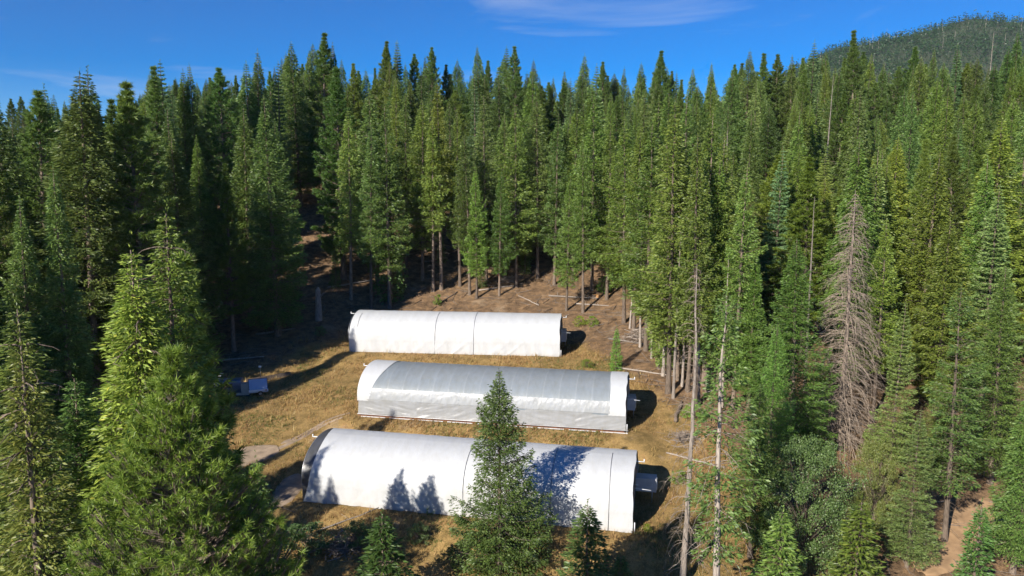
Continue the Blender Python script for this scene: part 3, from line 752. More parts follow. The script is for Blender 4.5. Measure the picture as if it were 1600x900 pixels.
# prototypes: kind -> list of (height, trunk mesh, crown mesh)
PROTO = {}
def proto(kind, H, tm_, cm): PROTO.setdefault(kind, []).append((H, tm_, cm))
for i, (R, base, gap, pw) in enumerate(((5.0, 0.08, 0.08, 0.95), (4.4, 0.12, 0.10, 0.85), (5.4, 0.10, 0.14, 1.0), (4.0, 0.16, 0.12, 0.85), (5.2, 0.06, 0.16, 0.75), (4.6, 0.10, 0.24, 0.92))):
    proto('fir', 30, trunk_mesh("trunk", 30, 0.36, 10 + i, M['bark'], stubs=14, stub_to=0.3), fir_crown("crown", 30, R, base, 20 + i, M['fir'], whorls=54, per=7, gap=gap, power=pw, bl=0.34, bw=0.105, dens=2.1, flat=0.16))
for i, (R, base) in enumerate(((4.6, 0.14), (4.2, 0.22), (5.4, 0.10), (5.0, 0.16))):
    proto('pine', 30, trunk_mesh("trunk", 30, 0.38, 40 + i, M['bark'], stubs=12, stub_to=0.3), pine_crown("crown", 30, R, base, 50 + i, M['pine'], whorls=38, per=6, tpb=21, n=15, ln=0.42, wd=0.070, power=(0.8, 0.9, 0.7, 0.78)[i]))
for i, (R, base) in enumerate(((3.6, 0.08), (4.1, 0.12))):
    proto('white_fir', 30, trunk_mesh("trunk", 30, 0.34, 60 + i, M['bark'], stubs=10, stub_to=0.3), fir_crown("crown", 30, R, base, 70 + i, M['white_fir'], whorls=40, per=7, gap=0.08, power=0.92, bl=0.34, bw=0.11, dens=2.3, flat=0.08, droop=0.10, layered=True, e_top=38, e_low=-6))
for i, (R, base) in enumerate(((4.4, 0.08), (3.9, 0.14))):
    proto('cedar', 30, trunk_mesh("trunk", 30, 0.36, 80 + i, M['bark'], stubs=8, stub_to=0.3), fir_crown("crown", 30, R, base, 90 + i, M['cedar'], whorls=54, per=6, gap=0.10, power=0.85, bl=0.34, bw=0.105, dens=2.3, flat=0.22, droop=0.7, curl=0.1, e_low=-22))
for i, (R, base) in enumerate(((3.4, 0.28), (2.9, 0.38), (3.7, 0.20))):
    proto('bare_stem', 30, trunk_mesh("trunk", 30, 0.27, 100 + i, M['bark'], stubs=46, stub_from=0.06, stub_to=0.62, stub_len=1.5, sub=1, bend=0.3), fir_crown("crown", 30, R, base, 110 + i, M['fir'], whorls=38, per=6, gap=0.20, power=0.78, bl=0.32, bw=0.10, dens=2.5, flat=0.16, round_low=0.5))
for i in range(2):
    proto('young', 8, trunk_mesh("trunk", 8, 0.11, 120 + i, M['bark']), fir_crown("crown", 8, 1.55, 0.02, 130 + i, M['fir'], whorls=26, per=7, gap=0.05, power=0.85, bl=0.24, bw=0.085, dens=1.5, flat=0.05, droop=0.15, e_low=-4))
# finer ones for the trees near the camera
proto('fir_fine', 30, trunk_mesh("trunk", 30, 0.36, 140, M['bark'], stubs=30, stub_to=0.5, sub=1), fir_crown("crown", 30, 4.4, 0.08, 141, M['fir'], whorls=62, per=7, gap=0.10, power=0.80, bl=0.25, bw=0.08, dens=2.4, flat=0.10))
proto('fir_fine', 30, trunk_mesh("trunk", 30, 0.34, 142, M['bark'], stubs=40, stub_to=0.6, sub=1), fir_crown("crown", 30, 3.8, 0.14, 143, M['fir'], whorls=58, per=7, gap=0.18, power=0.72, bl=0.25, bw=0.08, dens=2.4, flat=0.12))
proto('pine_fine', 26, trunk_mesh("trunk", 26, 0.30, 144, M['bark'], stubs=10), pine_crown("crown", 26, 3.6, 0.18, 145, M['pine'], whorls=38, per=6, tpb=18, n=20, ln=0.34, wd=0.040, power=0.7))
proto('thin_fir', 30, trunk_mesh("trunk", 30, 0.30, 146, M['bark'], stubs=60, stub_from=0.05, stub_to=0.85, stub_len=2.2, sub=3, bend=0.2), fir_crown("crown", 30, 3.8, 0.22, 147, M['fir'], whorls=32, per=6, gap=0.30, power=0.55, bl=0.27, bw=0.085, dens=2.4, flat=0.12))
proto('layered_fir', 30, trunk_mesh("trunk", 30, 0.30, 148, M['bark'], stubs=30, stub_to=0.5, sub=1), fir_crown("crown", 30, 4.4, 0.08, 149, M['white_fir'], whorls=40, per=8, gap=0.10, power=0.82, bl=0.27, bw=0.09, dens=2.4, flat=0.06, droop=0.12, layered=True, e_top=36, e_low=-8))
proto('centre_fir', 19, trunk_mesh("trunk", 19, 0.24, 150, M['bark'], stubs=20, stub_to=0.9, sub=1), fir_crown("crown", 19, 5.6, 0.02, 151, M['fir'], whorls=46, per=7, gap=0.14, power=0.95, bl=0.25, bw=0.085, dens=2.9, flat=0.10, droop=0.30, curl=0.30, e_top=42, e_low=-8))
proto('front_pine', 33, trunk_mesh("trunk", 33, 0.42, 152, M['bark'], stubs=10), pine_crown("crown", 33, 4.9, 0.62, 153, M['pine'], whorls=32, per=8, tpb=40, n=26, ln=0.175, wd=0.017, power=0.80, gap=0.02, vary=(0.82, 1.08), e_top=60, e_low=5))
proto('fir_near', 34, trunk_mesh("trunk", 34, 0.36, 154, M['bark'], stubs=24, stub_from=0.5, stub_to=0.98, sub=2), fir_crown("crown", 34, 2.9, 0.52, 155, M['fir'], whorls=58, per=7, gap=0.10, power=0.80, bl=0.17, bw=0.050, dens=3.9, flat=0.07, round_low=0.0))
proto('fir_near', 34, trunk_mesh("trunk", 34, 0.36, 156, M['bark'], stubs=40, stub_from=0.5, stub_to=0.98, stub_len=1.0, sub=3), fir_crown("crown", 34, 2.4, 0.52, 157, M['fir'], whorls=50, per=6, gap=0.24, power=0.70, bl=0.17, bw=0.050, dens=3.7, flat=0.08, round_low=0.0))
proto('snag', 24, trunk_mesh("trunk", 24, 0.26, 160, M['twig'], sides=8), dead_branches("branches", 24, 4.0, 0.04, 161, M['snag_twig'], 80, 8, 6, sag=0.72, power=0.58, r=0.025))
proto('sparse_snag', 24, trunk_mesh("trunk", 24, 0.20, 162, M['bark_grey']), dead_branches("branches", 24, 1.0, 0.25, 163, M['bark_grey'], 34, 3, 2, sag=0.3, power=0.5))
proto('shrub', 3, trunk_mesh("stem", 2.2, 0.06, 170, M['bark']), leafy_crown("foliage", 3, 1.7, 171, M['broadleaf'], 40, 110, 0.15, 0.05))
proto('shrub', 3, trunk_mesh("stem", 2.2, 0.06, 172, M['bark']), leafy_crown("foliage", 3, 1.5, 173, M['cedar'], 34, 110, 0.13, 0.05))
proto('oak', 8, trunk_mesh("trunk", 6.5, 0.16, 174, M['bark']), leafy_crown("crown", 8, 3.6, 175, M['broadleaf'], 110, 380, 0.115, 0.10))

TREE_NAME = {'fir': 'fir_tree', 'fir_fine': 'fir_tree', 'fir_near': 'fir_tree', 'centre_fir': 'fir_tree', 'thin_fir': 'fir_tree', 'layered_fir': 'fir_tree', 'bare_stem': 'fir_tree', 'young': 'young_fir_tree', 'pine': 'pine_tree', 'pine_fine': 'pine_tree',
             'front_pine': 'pine_tree', 'white_fir': 'white_fir_tree', 'cedar': 'cedar_tree', 'snag': 'dead_tree', 'sparse_snag': 'dead_tree', 'shrub': 'shrub', 'oak': 'oak_tree'}
TREES = []   # every tree that will stand: dict(kind, var, x, y, z, h, w, rot, tint, label, group, px, py)
rnd = random.Random(77)
def stand(kind, x, y, h, w=1.0, var=None, rot=None, tint=(1, 1, 1), label=None, group=None, lean=(0, 0)):
    P = PROTO[kind]; var = rnd.randrange(len(P)) if var is None else var
    TREES.append(dict(kind=kind, var=var, x=x, y=y, z=gz(x, y), h=h, w=w, rot=rnd.uniform(0, 6.28) if rot is None else rot, tint=tint, label=label, group=group, lean=lean))
def tree_at(kind, px, py, Yd, label=None, w=1.0, **kw):
    p = at(px, py, Yd); g = gz(p[0], p[1])
    stand(kind, float(p[0]), float(p[1]), float(p[2] - g), w, label=label, **kw)

# ------------------------------------------------------------------ trees one can single out
proto('pole', 26, trunk_mesh("trunk", 26, 0.25, 180, M['bark_grey'], bend=0.5), dead_branches("branches", 26, 2.6, 0.06, 181, M['snag_twig'], 46, 3, 4, sag=0.85, power=0.35, r=0.026))
proto('tall_pole', 26, trunk_mesh("trunk", 26, 0.30, 182, M['bark_grey'], bend=0.4, stubs=36, stub_from=0.1, stub_to=0.75, stub_len=3.0, sub=3, droop=0.8), fir_crown("crown", 26, 2.6, 0.30, 183, M['fir'], whorls=26, per=5, gap=0.28, power=0.40, bl=0.32, bw=0.12, dens=1.6, flat=0.14, droop=0.5, e_low=-18))
TREE_NAME.update(pole='dead_tree', tall_pole='fir_tree')
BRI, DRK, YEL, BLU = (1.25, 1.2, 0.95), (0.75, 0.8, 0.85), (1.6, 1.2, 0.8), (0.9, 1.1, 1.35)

# foreground
tree_at('front_pine', 270, 553, 17, "big long-needled pine filling the lower left foreground", w=0.93, tint=(1.35, 1.28, 0.85), rot=0.6)
tree_at('centre_fir', 780, 578, 57, "lone fir standing in front of the nearest greenhouse", rot=1.0, tint=(0.85, 0.94, 0.9))
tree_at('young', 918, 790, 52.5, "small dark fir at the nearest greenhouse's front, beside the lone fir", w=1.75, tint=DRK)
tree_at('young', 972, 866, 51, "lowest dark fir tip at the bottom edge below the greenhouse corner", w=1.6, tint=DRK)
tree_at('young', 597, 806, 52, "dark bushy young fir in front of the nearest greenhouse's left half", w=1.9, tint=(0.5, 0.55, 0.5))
tree_at('fir_near', 243, 330, 25, "slender light green fir rising behind the yellowish fir at lower left", w=1.05, var=1, tint=(1.45, 1.35, 0.95))
tree_at('fir_near', 206, 388, 23, "yellowish-topped fir behind the foreground pine", w=1.15, var=0, tint=(1.75, 1.45, 1.0))
tree_at('pine_fine', 284, 402, 27, "bright green pine whose tip stands right above the foreground pine", w=0.95, tint=BRI)
tree_at('fir_near', 165, 448, 22, "broad olive fir on the far side of the foreground pine", w=1.3, var=1, tint=(1.6, 1.45, 1.0))
tree_at('fir_near', 42, 478, 22, "dark fir with a thin grey tip at the far left, lower frame", w=1.2, var=1, tint=(1.35, 1.2, 1.0))
tree_at('fir_near', 14, 540, 19, "shorter fir at the left edge with thin brownish top", w=1.0, var=1, tint=(1.5, 1.2, 0.95))
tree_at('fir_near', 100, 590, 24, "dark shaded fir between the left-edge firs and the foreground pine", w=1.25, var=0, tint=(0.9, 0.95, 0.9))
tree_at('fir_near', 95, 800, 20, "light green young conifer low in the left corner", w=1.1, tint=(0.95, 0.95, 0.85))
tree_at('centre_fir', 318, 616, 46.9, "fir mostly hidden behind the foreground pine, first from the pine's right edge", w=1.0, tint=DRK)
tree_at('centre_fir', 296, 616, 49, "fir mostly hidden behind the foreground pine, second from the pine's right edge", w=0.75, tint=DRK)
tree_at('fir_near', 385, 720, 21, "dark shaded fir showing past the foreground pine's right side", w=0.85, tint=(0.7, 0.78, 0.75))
# right foreground
tree_at('pole', 1083, 412, 55, "bare grey dead pole with long drooping twigs, nearest the greenhouse ends", w=1.0, rot=2.6)
tree_at('tall_pole', 1139, 462, 49, "pale-barked thin fir with sparse needles right of the bare dead pole", w=1.0, rot=0.4)
tree_at('snag', 1337, 296, 74, "tall dead conifer thick with drooping brown-grey bare branches", w=1.28, rot=0.3)
tree_at('thin_fir', 1509, 450, 60, "thin-crowned fir with long bare reddish trunk above the dirt track", w=1.25, var=0)
tree_at('fir_fine', 1256, 372, 72, "broad dense dark fir just left of the brown dead conifer", w=1.45, var=0, tint=(0.95, 1.15, 0.9))
tree_at('layered_fir', 1408, 470, 70, "pale fir with flat layered boughs right of the brown dead conifer", w=1.0, tint=(1.25, 1.15, 0.8))
tree_at('oak', 1268, 694, 57, "blue-green leafy oak below the dead conifer", w=0.85, tint=(1.0, 1.05, 0.88))
tree_at('oak', 1372, 690, 61, "leafy tree turning yellow at its top, beneath the dead conifer", w=0.5, tint=(1.2, 1.0, 0.7))
tree_at('layered_fir', 1436, 640, 57, "young fir standing at the near end of the dirt track", w=1.25, tint=(1.1, 1.05, 0.8))
tree_at('young', 1531, 788, 51, "small blue-green fir beside the dirt track at lower right", w=1.05, tint=(0.9, 1.12, 1.05))
tree_at('young', 1345, 782, 52, "bright young fir at the bottom edge between oak and track", w=1.5, tint=(1.15, 1.15, 0.8))
tree_at('fir_fine', 1578, 415, 67, "dense fir at the right edge above the dirt track", w=1.2, tint=(1.1, 1.1, 0.9))
tree_at('cedar', 1612, 590, 56, "bright green cedar cut by the right edge", w=1.3, tint=(0.85, 0.9, 0.9))
tree_at('fir_fine', 1210, 505, 64, "green fir behind the pale-barked thin fir", w=1.1, var=1, tint=(1.0, 1.15, 0.85))
tree_at('fir_fine', 1184, 600, 58, "shorter fir between the thin fir and the blue-green oak", w=1.3, var=1, tint=(1.1, 1.05, 0.85))
tree_at('fir_fine', 1470, 560, 68, "olive fir behind the bare reddish trunk", w=1.2, tint=(1.2, 1.1, 0.85))
tree_at('young', 1222, 800, 51, "scrubby young fir at the bottom edge right of the thin fir", w=1.5, tint=(1.0, 1.05, 0.9))
# right slope, further up
tree_at('white_fir', 1219, 234, 100, "bluish fir with crisp tiers standing out on the right slope", w=1.0, tint=(0.9, 1.06, 1.1))
tree_at('layered_fir', 1167, 254, 92, "olive tiered fir left of the bluish tiered fir", w=0.95, tint=(1.3, 1.1, 0.7))
tree_at('sparse_snag', 1274, 306, 86, "thin grey dead tip between the tiered firs and the brown dead conifer", w=0.8)
tree_at('cedar', 1342, 214, 84, "vivid green tree rising right behind the brown dead conifer", w=1.15, tint=(0.9, 1.0, 0.85))
tree_at('sparse_snag', 1143, 204, 124, "grey snag in the dark gap high on the right slope", w=1.2)
tree_at('pine', 1500, 214, 96, "broad yellow-green pine on the right slope above the bare reddish trunk", w=1.15, tint=(0.98, 0.98, 0.9))
tree_at('sparse_snag', 1297, 118, 150, "thin dead snag just under the skyline left of the tall skyline pine", w=0.7)
tree_at('sparse_snag', 1550, 50, 192, "thin dead snag sticking up before the far mountain", w=0.6)
tree_at('fir', 1180, 395, 82, "mid-green fir on the lower right slope above the thin fir", w=1.05, tint=(1.05, 1.15, 0.85))
tree_at('fir', 1120, 250, 88, "tall yellow-green fir behind the trunk cluster by the middle greenhouse", w=1.0, tint=BRI)
tree_at('cedar', 1062, 205, 95, "tall green cedar right above the cluster of bare trunks", w=0.9, tint=(1.05, 1.1, 0.9))
# left and middle distance
tree_at('pine', 350, 257, 106, "sunlit tufted pine alone before the dark left stand", w=1.05, tint=(1.0, 1.15, 0.9))
tree_at('pine', 527, 108, 132, "big bright pine at the left corner of the stand behind the farthest greenhouse", w=1.25, tint=(0.95, 1.15, 1.0))
tree_at('fir', 110, 115, 86, "broad dark fir on the left skyline, left of a pair", w=1.35, tint=(1.05, 1.0, 0.95))
tree_at('fir', 130, 113, 92, "broad dark fir on the left skyline, right of a pair", w=1.2, tint=DRK)
tree_at('pine', 202, 131, 92, "wide sunlit pine on the left, between skyline pair and notch", w=1.4, tint=(1.0, 1.05, 0.95))
tree_at('fir', 418, 152, 112, "dark fir leaning out over the left soil bank", w=1.1, tint=(0.95, 0.95, 0.9))

def tree_base(kind, px, pb, pt, label=None, w=1.0, **kw):
    g = ray_ground(px, pb); p = at(px, pt, g[1])
    stand(kind, float(g[0]), float(g[1]), float(p[2] - g[2]), w, label=label, **kw)
_front = [(549, 470, 175), (580, 481, 195), (609, 481, 160), (635, 432, 150), (677, 455, 190), (719, 449, 175), (734, 462, 215), (807, 449, 165), (840, 436, 150), (866, 445, 180), (948, 470, 200), (660, 440, 165), (760, 440, 150), (925, 455, 160), (790, 436, 180), (590, 445, 140), (895, 440, 170)]
ORD = "first second third fourth fifth sixth seventh eighth ninth tenth eleventh twelfth thirteenth fourteenth fifteenth sixteenth seventeenth eighteenth nineteenth twentieth".split()
def ordinal(k):
    if k < 20: return ORD[k]
    t = ("", "", "twenty", "thirty", "forty", "fifty", "sixty", "seventy", "eighty", "ninety")[(k + 1) // 10]; r = (k + 1) % 10
    return t + "-" + ORD[r - 1] if r else t[:-1] + "ieth"
for k, (a, b, c) in enumerate(sorted(_front)):
    tree_base('bare_stem', a, b, c, f"bare-trunked fir, {ordinal(k)} from the left in the row behind the farthest greenhouse", w=rnd.uniform(0.9, 1.3), tint=rnd.choice([(1, 1, 1), BRI, (1.1, 1.05, 0.9)]), group="front row of the stand behind the greenhouses")
tree_base('bare_stem', 690, 453, 132, "rusty-topped fir with long pale trunk behind the farthest greenhouse", w=1.0, tint=(1.5, 1.08, 0.75))
tree_base('young', 611, 472, 240, "tiered young fir among the trunks left of the rusty-topped fir", w=0.62, tint=(0.9, 1.05, 1.0))
tree_base('bare_stem', 745, 468, 262, "slender light green fir closest behind the farthest greenhouse's roof", w=0.95, var=2, tint=(1.15, 1.25, 0.85))
tree_base('bare_stem', 780, 462, 268, "short slender green fir behind the farthest greenhouse, beside the orange stake", w=1.0, var=2, tint=(0.95, 1.1, 0.9))
tree_base('bare_stem', 885, 486, 274, "thin leaning pale-trunked fir above the farthest greenhouse's right end", w=1.0, var=2, tint=(1.15, 1.15, 0.9))
tree_base('bare_stem', 911, 491, 225, "pale-trunked fir right of the thin leaning fir", w=0.95, var=0, tint=(1.15, 1.15, 0.9))
tree_base('young', 962, 580, 514, "small bright fir on the grass between the far and middle greenhouses", w=0.9, tint=(0.95, 1.35, 0.8))
_clus = [(1009, 549, 190), (990, 520, 200), (1044, 617, 165), (1058, 596, 215), (1074, 612, 240), (1086, 640, 210), (1030, 578, 235), (1100, 604, 180), (1122, 610, 215), (975, 505, 185), (1060, 560, 150), (1145, 640, 260), (1024, 540, 160)]
for k, (a, b, c) in enumerate(sorted(_clus)):
    tree_base('bare_stem', a, b, c, f"bare trunk fir, {ordinal(k)} from the left in the cluster right of the greenhouses", w=rnd.uniform(0.85, 1.15), tint=rnd.choice([BRI, (1.1, 1.1, 0.85), (1.2, 1.15, 0.8)]), group="trunk cluster beside the greenhouses")

_dead = [(1000, 545, 330), (1018, 560, 380), (1036, 590, 300), (1052, 622, 350), (1066, 604, 330), (1092, 630, 360), (1108, 600, 320), (1128, 640, 400), (984, 515, 350), (1150, 612, 380)]
for k, (a, b, c) in enumerate(sorted(_dead)):
    tree_base('sparse_snag', a, b, c, f"thin dead grey pole, {ordinal(k)} from the left among the trunk cluster right of the greenhouses", w=rnd.uniform(0.9, 1.3), group="dead poles in the trunk cluster")
# the tips along the skyline
_sky = [(0, 145, 88), (45, 143, 98), (76, 139, 104), (172, 157, 112), (236, 105, 126), (253, 97, 130), (280, 112, 134), (299, 105, 136), (345, 107, 138), (383, 100, 145), (398, 82, 148), (428, 97, 150), (460, 68, 158), (497, 52, 162), (521, 70, 166),
        (552, 100, 178), (598, 65, 190), (618, 66, 195), (648, 85, 200), (672, 75, 200), (695, 102, 205), (713, 95, 205), (748, 74, 205), (791, 76, 210), (803, 74, 206), (836, 95, 206), (863, 122, 212), (884, 112, 208), (908, 87, 206), (942, 97, 206), (971, 107, 206), (1005, 100, 204), (1032, 80, 200), (1058, 114, 200),
        (1085, 108, 198), (1114, 100, 196), (1147, 101, 194), (1170, 80, 190), (1195, 85, 190), (1215, 86, 192), (1241, 88, 190), (1271, 67, 186), (1345, 48, 172), (1318, 92, 180), (1380, 100, 190), (1430, 75, 192), (1456, 78, 196), (1500, 70, 200), (1527, 92, 200), (1575, 75, 204), (1594, 50, 204), (1478, 98, 198), (1404, 105, 194)]
for k, (a, b, c) in enumerate(sorted(_sky)):
    kd = rnd.choices(['fir', 'pine', 'white_fir', 'cedar'], [5, 3, 2, 1])[0]
    if a == 1345: kd = 'pine'
    lab = "tall yellow-green pine on the skyline before the far mountain" if a == 1345 else f"conifer on the forest skyline, {ordinal(k)} skyline tip counted from the left edge"
    tree_at(kd, a, b, c, lab, w=rnd.uniform(0.95, 1.35), tint=rnd.choice([(1, 1, 1), (0.9, 1, 0.95), (1.2, 1.12, 0.85)]), group="conifers along the skyline")

# ------------------------------------------------------------------ the rest of the forest
SKX = np.array([s[0] for s in sorted(_sky)], float); SKY_ = np.array([s[1] for s in sorted(_sky)], float)
def sky_cap(px): return float(np.interp(px, SKX, SKY_))
for gx_, gy_, h_ in ((-45.5, 74.6, 30.5), (-47.5, 72.0, 28.0)):      # two of the left-hand stand that shade the terraces' ends
    stand('fir', gx_, gy_, h_, 0.9, tint=(0.95, 0.97, 0.9))
rng = np.random.default_rng(5)
pts = [(t['x'], t['y']) for t in TREES]
def try_fill(n, sampler, spacing, rule):
    cand = np.array([sampler() for _ in range(n)])
    cand = cand[edge_dist(cand[:, 0], cand[:, 1], CLEAR) < -1.7]
    A = np.zeros((len(pts) + len(cand), 2)); k = len(pts); A[:k] = pts
    for x, y in cand:
        if rule(x, y) is False: continue
        if (((A[:k] - (x, y)) ** 2).sum(1) < spacing ** 2).any(): continue
        A[k] = (x, y); k += 1; pts.append((x, y)); yield float(x), float(y)
def px_of(x, y): return 800 + F_PX * x / (y * 1.0)
LIT = [(-14.5, 58), (14, 54), (24, 62), (22, 78), (16, 95), (10, 113), (-18.5, 113), (-20, 106), (-16.5, 96), (-13.5, 86), (-15, 72)]
LIT2 = [(-33, 101.5), (-22, 103), (-19, 112), (-26, 113), (-32, 108)]
LIT3 = [(-38, 75), (-18, 79), (-17, 92), (-24, 90), (-35, 84)]
def shades_lit(x, y, z, h):
    for f in (0.3, 0.5, 0.7, 0.92):
        zt = z + h * f; s_ = 0.0
        for _ in range(3):
            X_, Y_ = x + math.sin(SUN_AZ) * s_, y + math.cos(SUN_AZ) * s_
            s_ = max(0.0, (zt - gz(X_, Y_)) / math.tan(SUN_EL))
        if any(in_poly(np.array([x + math.sin(SUN_AZ) * s_]), np.array([y + math.cos(SUN_AZ) * s_]), L_)[0] for L_ in (LIT, LIT2, LIT3)): return True
    return False
LIT4 = [(-42, 128), (-30, 126), (-36, 164), (-52, 166)]
def shades_bank(x, y, z, h):
    for f in (0.5, 0.8):
        s_ = 0.0
        for _ in range(5):
            X_, Y_ = x + math.sin(SUN_AZ) * s_, y + math.cos(SUN_AZ) * s_
            s_ = 0.5 * s_ + 0.5 * max(0.0, (z + h * f - gz(X_, Y_)) / math.tan(SUN_EL))
        if in_poly(np.array([x + math.sin(SUN_AZ) * s_]), np.array([y + math.cos(SUN_AZ) * s_]), LIT4)[0]: return True
    return False
def fill_tree(x, y, hr, kinds, capadd=(8, 70), tints=None, wr=(0.9, 1.5)):
    z = gz(x, y); h = rng.uniform(*hr)
    if rng.random() < 0.07: h *= rng.uniform(0.35, 0.7)
    px, py = project((x, y, z + h)); cap = sky_cap(float(px)) + rng.uniform(*capadd)
    if py < cap:
        h = float(at(float(px), cap, y)[2]) - z
    if y < 119 and x < 5:
        while h > 7 and shades_lit(x, y, z, h): h *= 0.85
    if h < 7: return
    if y < 165 and -75 < x < -20 and rng.random() < 0.7 and shades_bank(x, y, z, h): return
    kd = rnd.choices(list(kinds), list(kinds.values()))[0]
    if h < 12: kd = 'young'
    stand(kd, x, y, h, float(rng.uniform(*wr)), tint=rnd.choice(tints or [(1, 1, 1), (0.9, 0.95, 0.95), (1.1, 1.08, 0.9), (1.2, 1.12, 0.85)]))
PARK = (-37, 94)
def rule_back(x, y):
    p = px_of(x, y)
    if p < -260 or p > 1720: return False
    if y < 170 and 446 < p < 536: return False          # open soil bank on the left
for x, y in try_fill(5200, lambda: (rng.uniform(-150, 215), rng.uniform(119, 262)), 6.2, rule_back):
    p = px_of(x, y)
    if y < 142 and p < 1000: fill_tree(x, y, (21, 31), {'bare_stem': 3.2, 'fir': 3, 'white_fir': 1.2, 'pine': 1}, (50, 150))
    elif y < 165: fill_tree(x, y, (24, 34), {'fir': 4, 'pine': 2, 'bare_stem': 2, 'white_fir': 1.3, 'cedar': 1.2}, (25, 110))
    else: fill_tree(x, y, (25, 36), {'fir': 4, 'pine': 3, 'white_fir': 1.3, 'cedar': 1.2}, (6, 60))
def rule_left(x, y):
    p = px_of(x, y)
    if p < -420 or p > 395: return False
    if (x - PARK[0]) ** 2 + (y - PARK[1]) ** 2 < 64: return False
    if y < 92 and p > 300: return False
    if y < 62 and p > -40: return False
for x, y in try_fill(2600, lambda: (rng.uniform(-125, -28), rng.uniform(26, 119)), 5.2, rule_left):
    p = px_of(x, y)
    fill_tree(x, y, (25, 35), {'fir': 5, 'pine': 2.5, 'bare_stem': 1, 'cedar': 0.6}, (10, 90) if y > 80 else (70, 200), [(0.95, 0.95, 0.92), (0.85, 0.9, 0.9), (1.1, 1.02, 0.9)], (0.95, 1.3))
def rule_right(x, y):
    p = px_of(x, y)
    if p < 1010 or p > 1740: return False
    if y < 78: return False
    if y < 90 and 1100 < p < 1130: return False
for x, y in try_fill(2600, lambda: (rng.uniform(18, 120), rng.uniform(76, 119)), 5.4, rule_right):
    p = px_of(x, y)
    fill_tree(x, y, (21, 32), {'fir': 4, 'pine': 2.5, 'cedar': 1.5, 'white_fir': 1, 'bare_stem': 1}, (90, 230), [(1.2, 1.12, 0.85), (1.3, 1.18, 0.8), (1.1, 1.1, 0.9), (1.4, 1.25, 0.8)], (1.05, 1.65))

# young growth along the foot of the stand
for x, y in try_fill(500, lambda: (rng.uniform(-35, 60), rng.uniform(90, 150)), 2.6, lambda x, y: None if (y > 120 or x > 18) and not (450 < px_of(x, y) < 522) else False):
    if rng.random() < 0.30: stand('young', x, y, float(rng.uniform(2.5, 9)), float(rng.uniform(0.8, 1.2)), tint=rnd.choice([(1, 1.1, 0.9), (1.2, 1.25, 0.8), (0.9, 0.95, 0.9)]))
for t in TREES:
    if t['kind'] not in ('front_pine', 'centre_fir', 'snag') and t['lean'] == (0, 0): t['lean'] = (rnd.gauss(0, 0.014), rnd.gauss(0, 0.014))
# ---- which ones show largest: a coarse silhouette buffer, nearest first
RW, RH = 400, 225
own = np.full((RH, RW), -1)
order = sorted(range(len(TREES)), key=lambda i: TREES[i]['y'])
seen = np.zeros(len(TREES))
yy, xx = np.mgrid[0:RH, 0:RW]
for i in order:
    t = TREES[i]
    b = project((t['x'], t['y'], t['z'])); a = project((t['x'], t['y'], t['z'] + t['h']))
    t['px'], t['py'] = float(a[0]), float(a[1])
    s = RW / 1600.0; hw = 0.10 * t['w'] * t['h'] * F_PX / t['y'] * s; top, bot = a[1] * s, b[1] * s
    x0, x1 = int(max(0, a[0] * s - hw)), int(min(RW - 1, a[0] * s + hw + 1)); y0, y1 = int(max(0, top)), int(min(RH - 1, bot))
    if x1 <= x0 or y1 <= y0: continue
    sub = own[y0:y1, x0:x1]; k = (np.abs(xx[y0:y1, x0:x1] - a[0] * s) < hw * (yy[y0:y1, x0:x1] - top) / (bot - top) * 1.3) & (sub < 0)
    seen[i] = k.sum(); sub[k] = i
named = [i for i in range(len(TREES)) if TREES[i]['label']]
rest = sorted((i for i in range(len(TREES)) if not TREES[i]['label']), key=lambda i: -seen[i])
pick = [i for i in rest if seen[i] > 3][:max(0, 296 - len(named))]
mass = [i for i in rest if i not in set(pick)]
# labels for the picked ones: counted inside their part of the forest
LOOK = {'fir': 'dark green fir', 'pine': 'tufted green pine', 'white_fir': 'pale tiered fir', 'cedar': 'bright green cedar', 'bare_stem': 'bare-trunked slim fir', 'young': 'short young fir'}
cells = {}
for i in pick:
    t = TREES[i]
    reg = "left-hand stand" if t['px'] < 470 else ("stand behind the greenhouses" if t['px'] < 1000 else "right-hand slope")
    row = "nearer" if t['y'] < (100 if reg != "stand behind the greenhouses" else 140) else ("middle" if t['y'] < 160 else "rear")
    cells.setdefault((reg, row, t['kind']), []).append(i)
for (reg, row, kd), ids in cells.items():
    ids.sort(key=lambda i: TREES[i]['px'])
    for k, i in enumerate(ids):
        w_ = f"{ordinal(k)} " if len(ids) > 1 else "only "
        TREES[i]['label'] = f"{w_}{LOOK[kd]} from the left among {row} trees of the {reg}"
        TREES[i]['group'] = f"{row} trees of the {reg}"
def plant(t):
    H, tm_, cm = PROTO[t['kind']][t['var']]
    name = TREE_NAME[t['kind']]
    root = link(name, None, None, (t['x'], t['y'], t['z'] - 0.05))
    s = t['h'] / H
    root.rotation_euler = (t['lean'][0], t['lean'][1], t['rot']); root.scale = (s * t['w'], s * t['w'], s)
    tr = link("stem" if t['kind'] == 'shrub' else "trunk", tm_, root); tr.scale = (1 / t['w'] ** 0.7, 1 / t['w'] ** 0.7, 1)
    c = link("branches" if t['kind'] in ('snag', 'sparse_snag', 'pole') else ("foliage" if t['kind'] == 'shrub' else "crown"), cm, root)
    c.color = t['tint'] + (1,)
    if c.name.startswith('branches'): c['kind'] = 'stuff'
    cat = "shrub" if t['kind'] == 'shrub' else ("dead tree" if name == 'dead_tree' else ("oak" if t['kind'] == 'oak' else "conifer"))
    tag(root, t['label'], cat, t['group'])
    return root
for i in named + pick: plant(TREES[i])
print("TREES", len(TREES), "named", len(named), "picked", len(pick), "mass", len(mass))

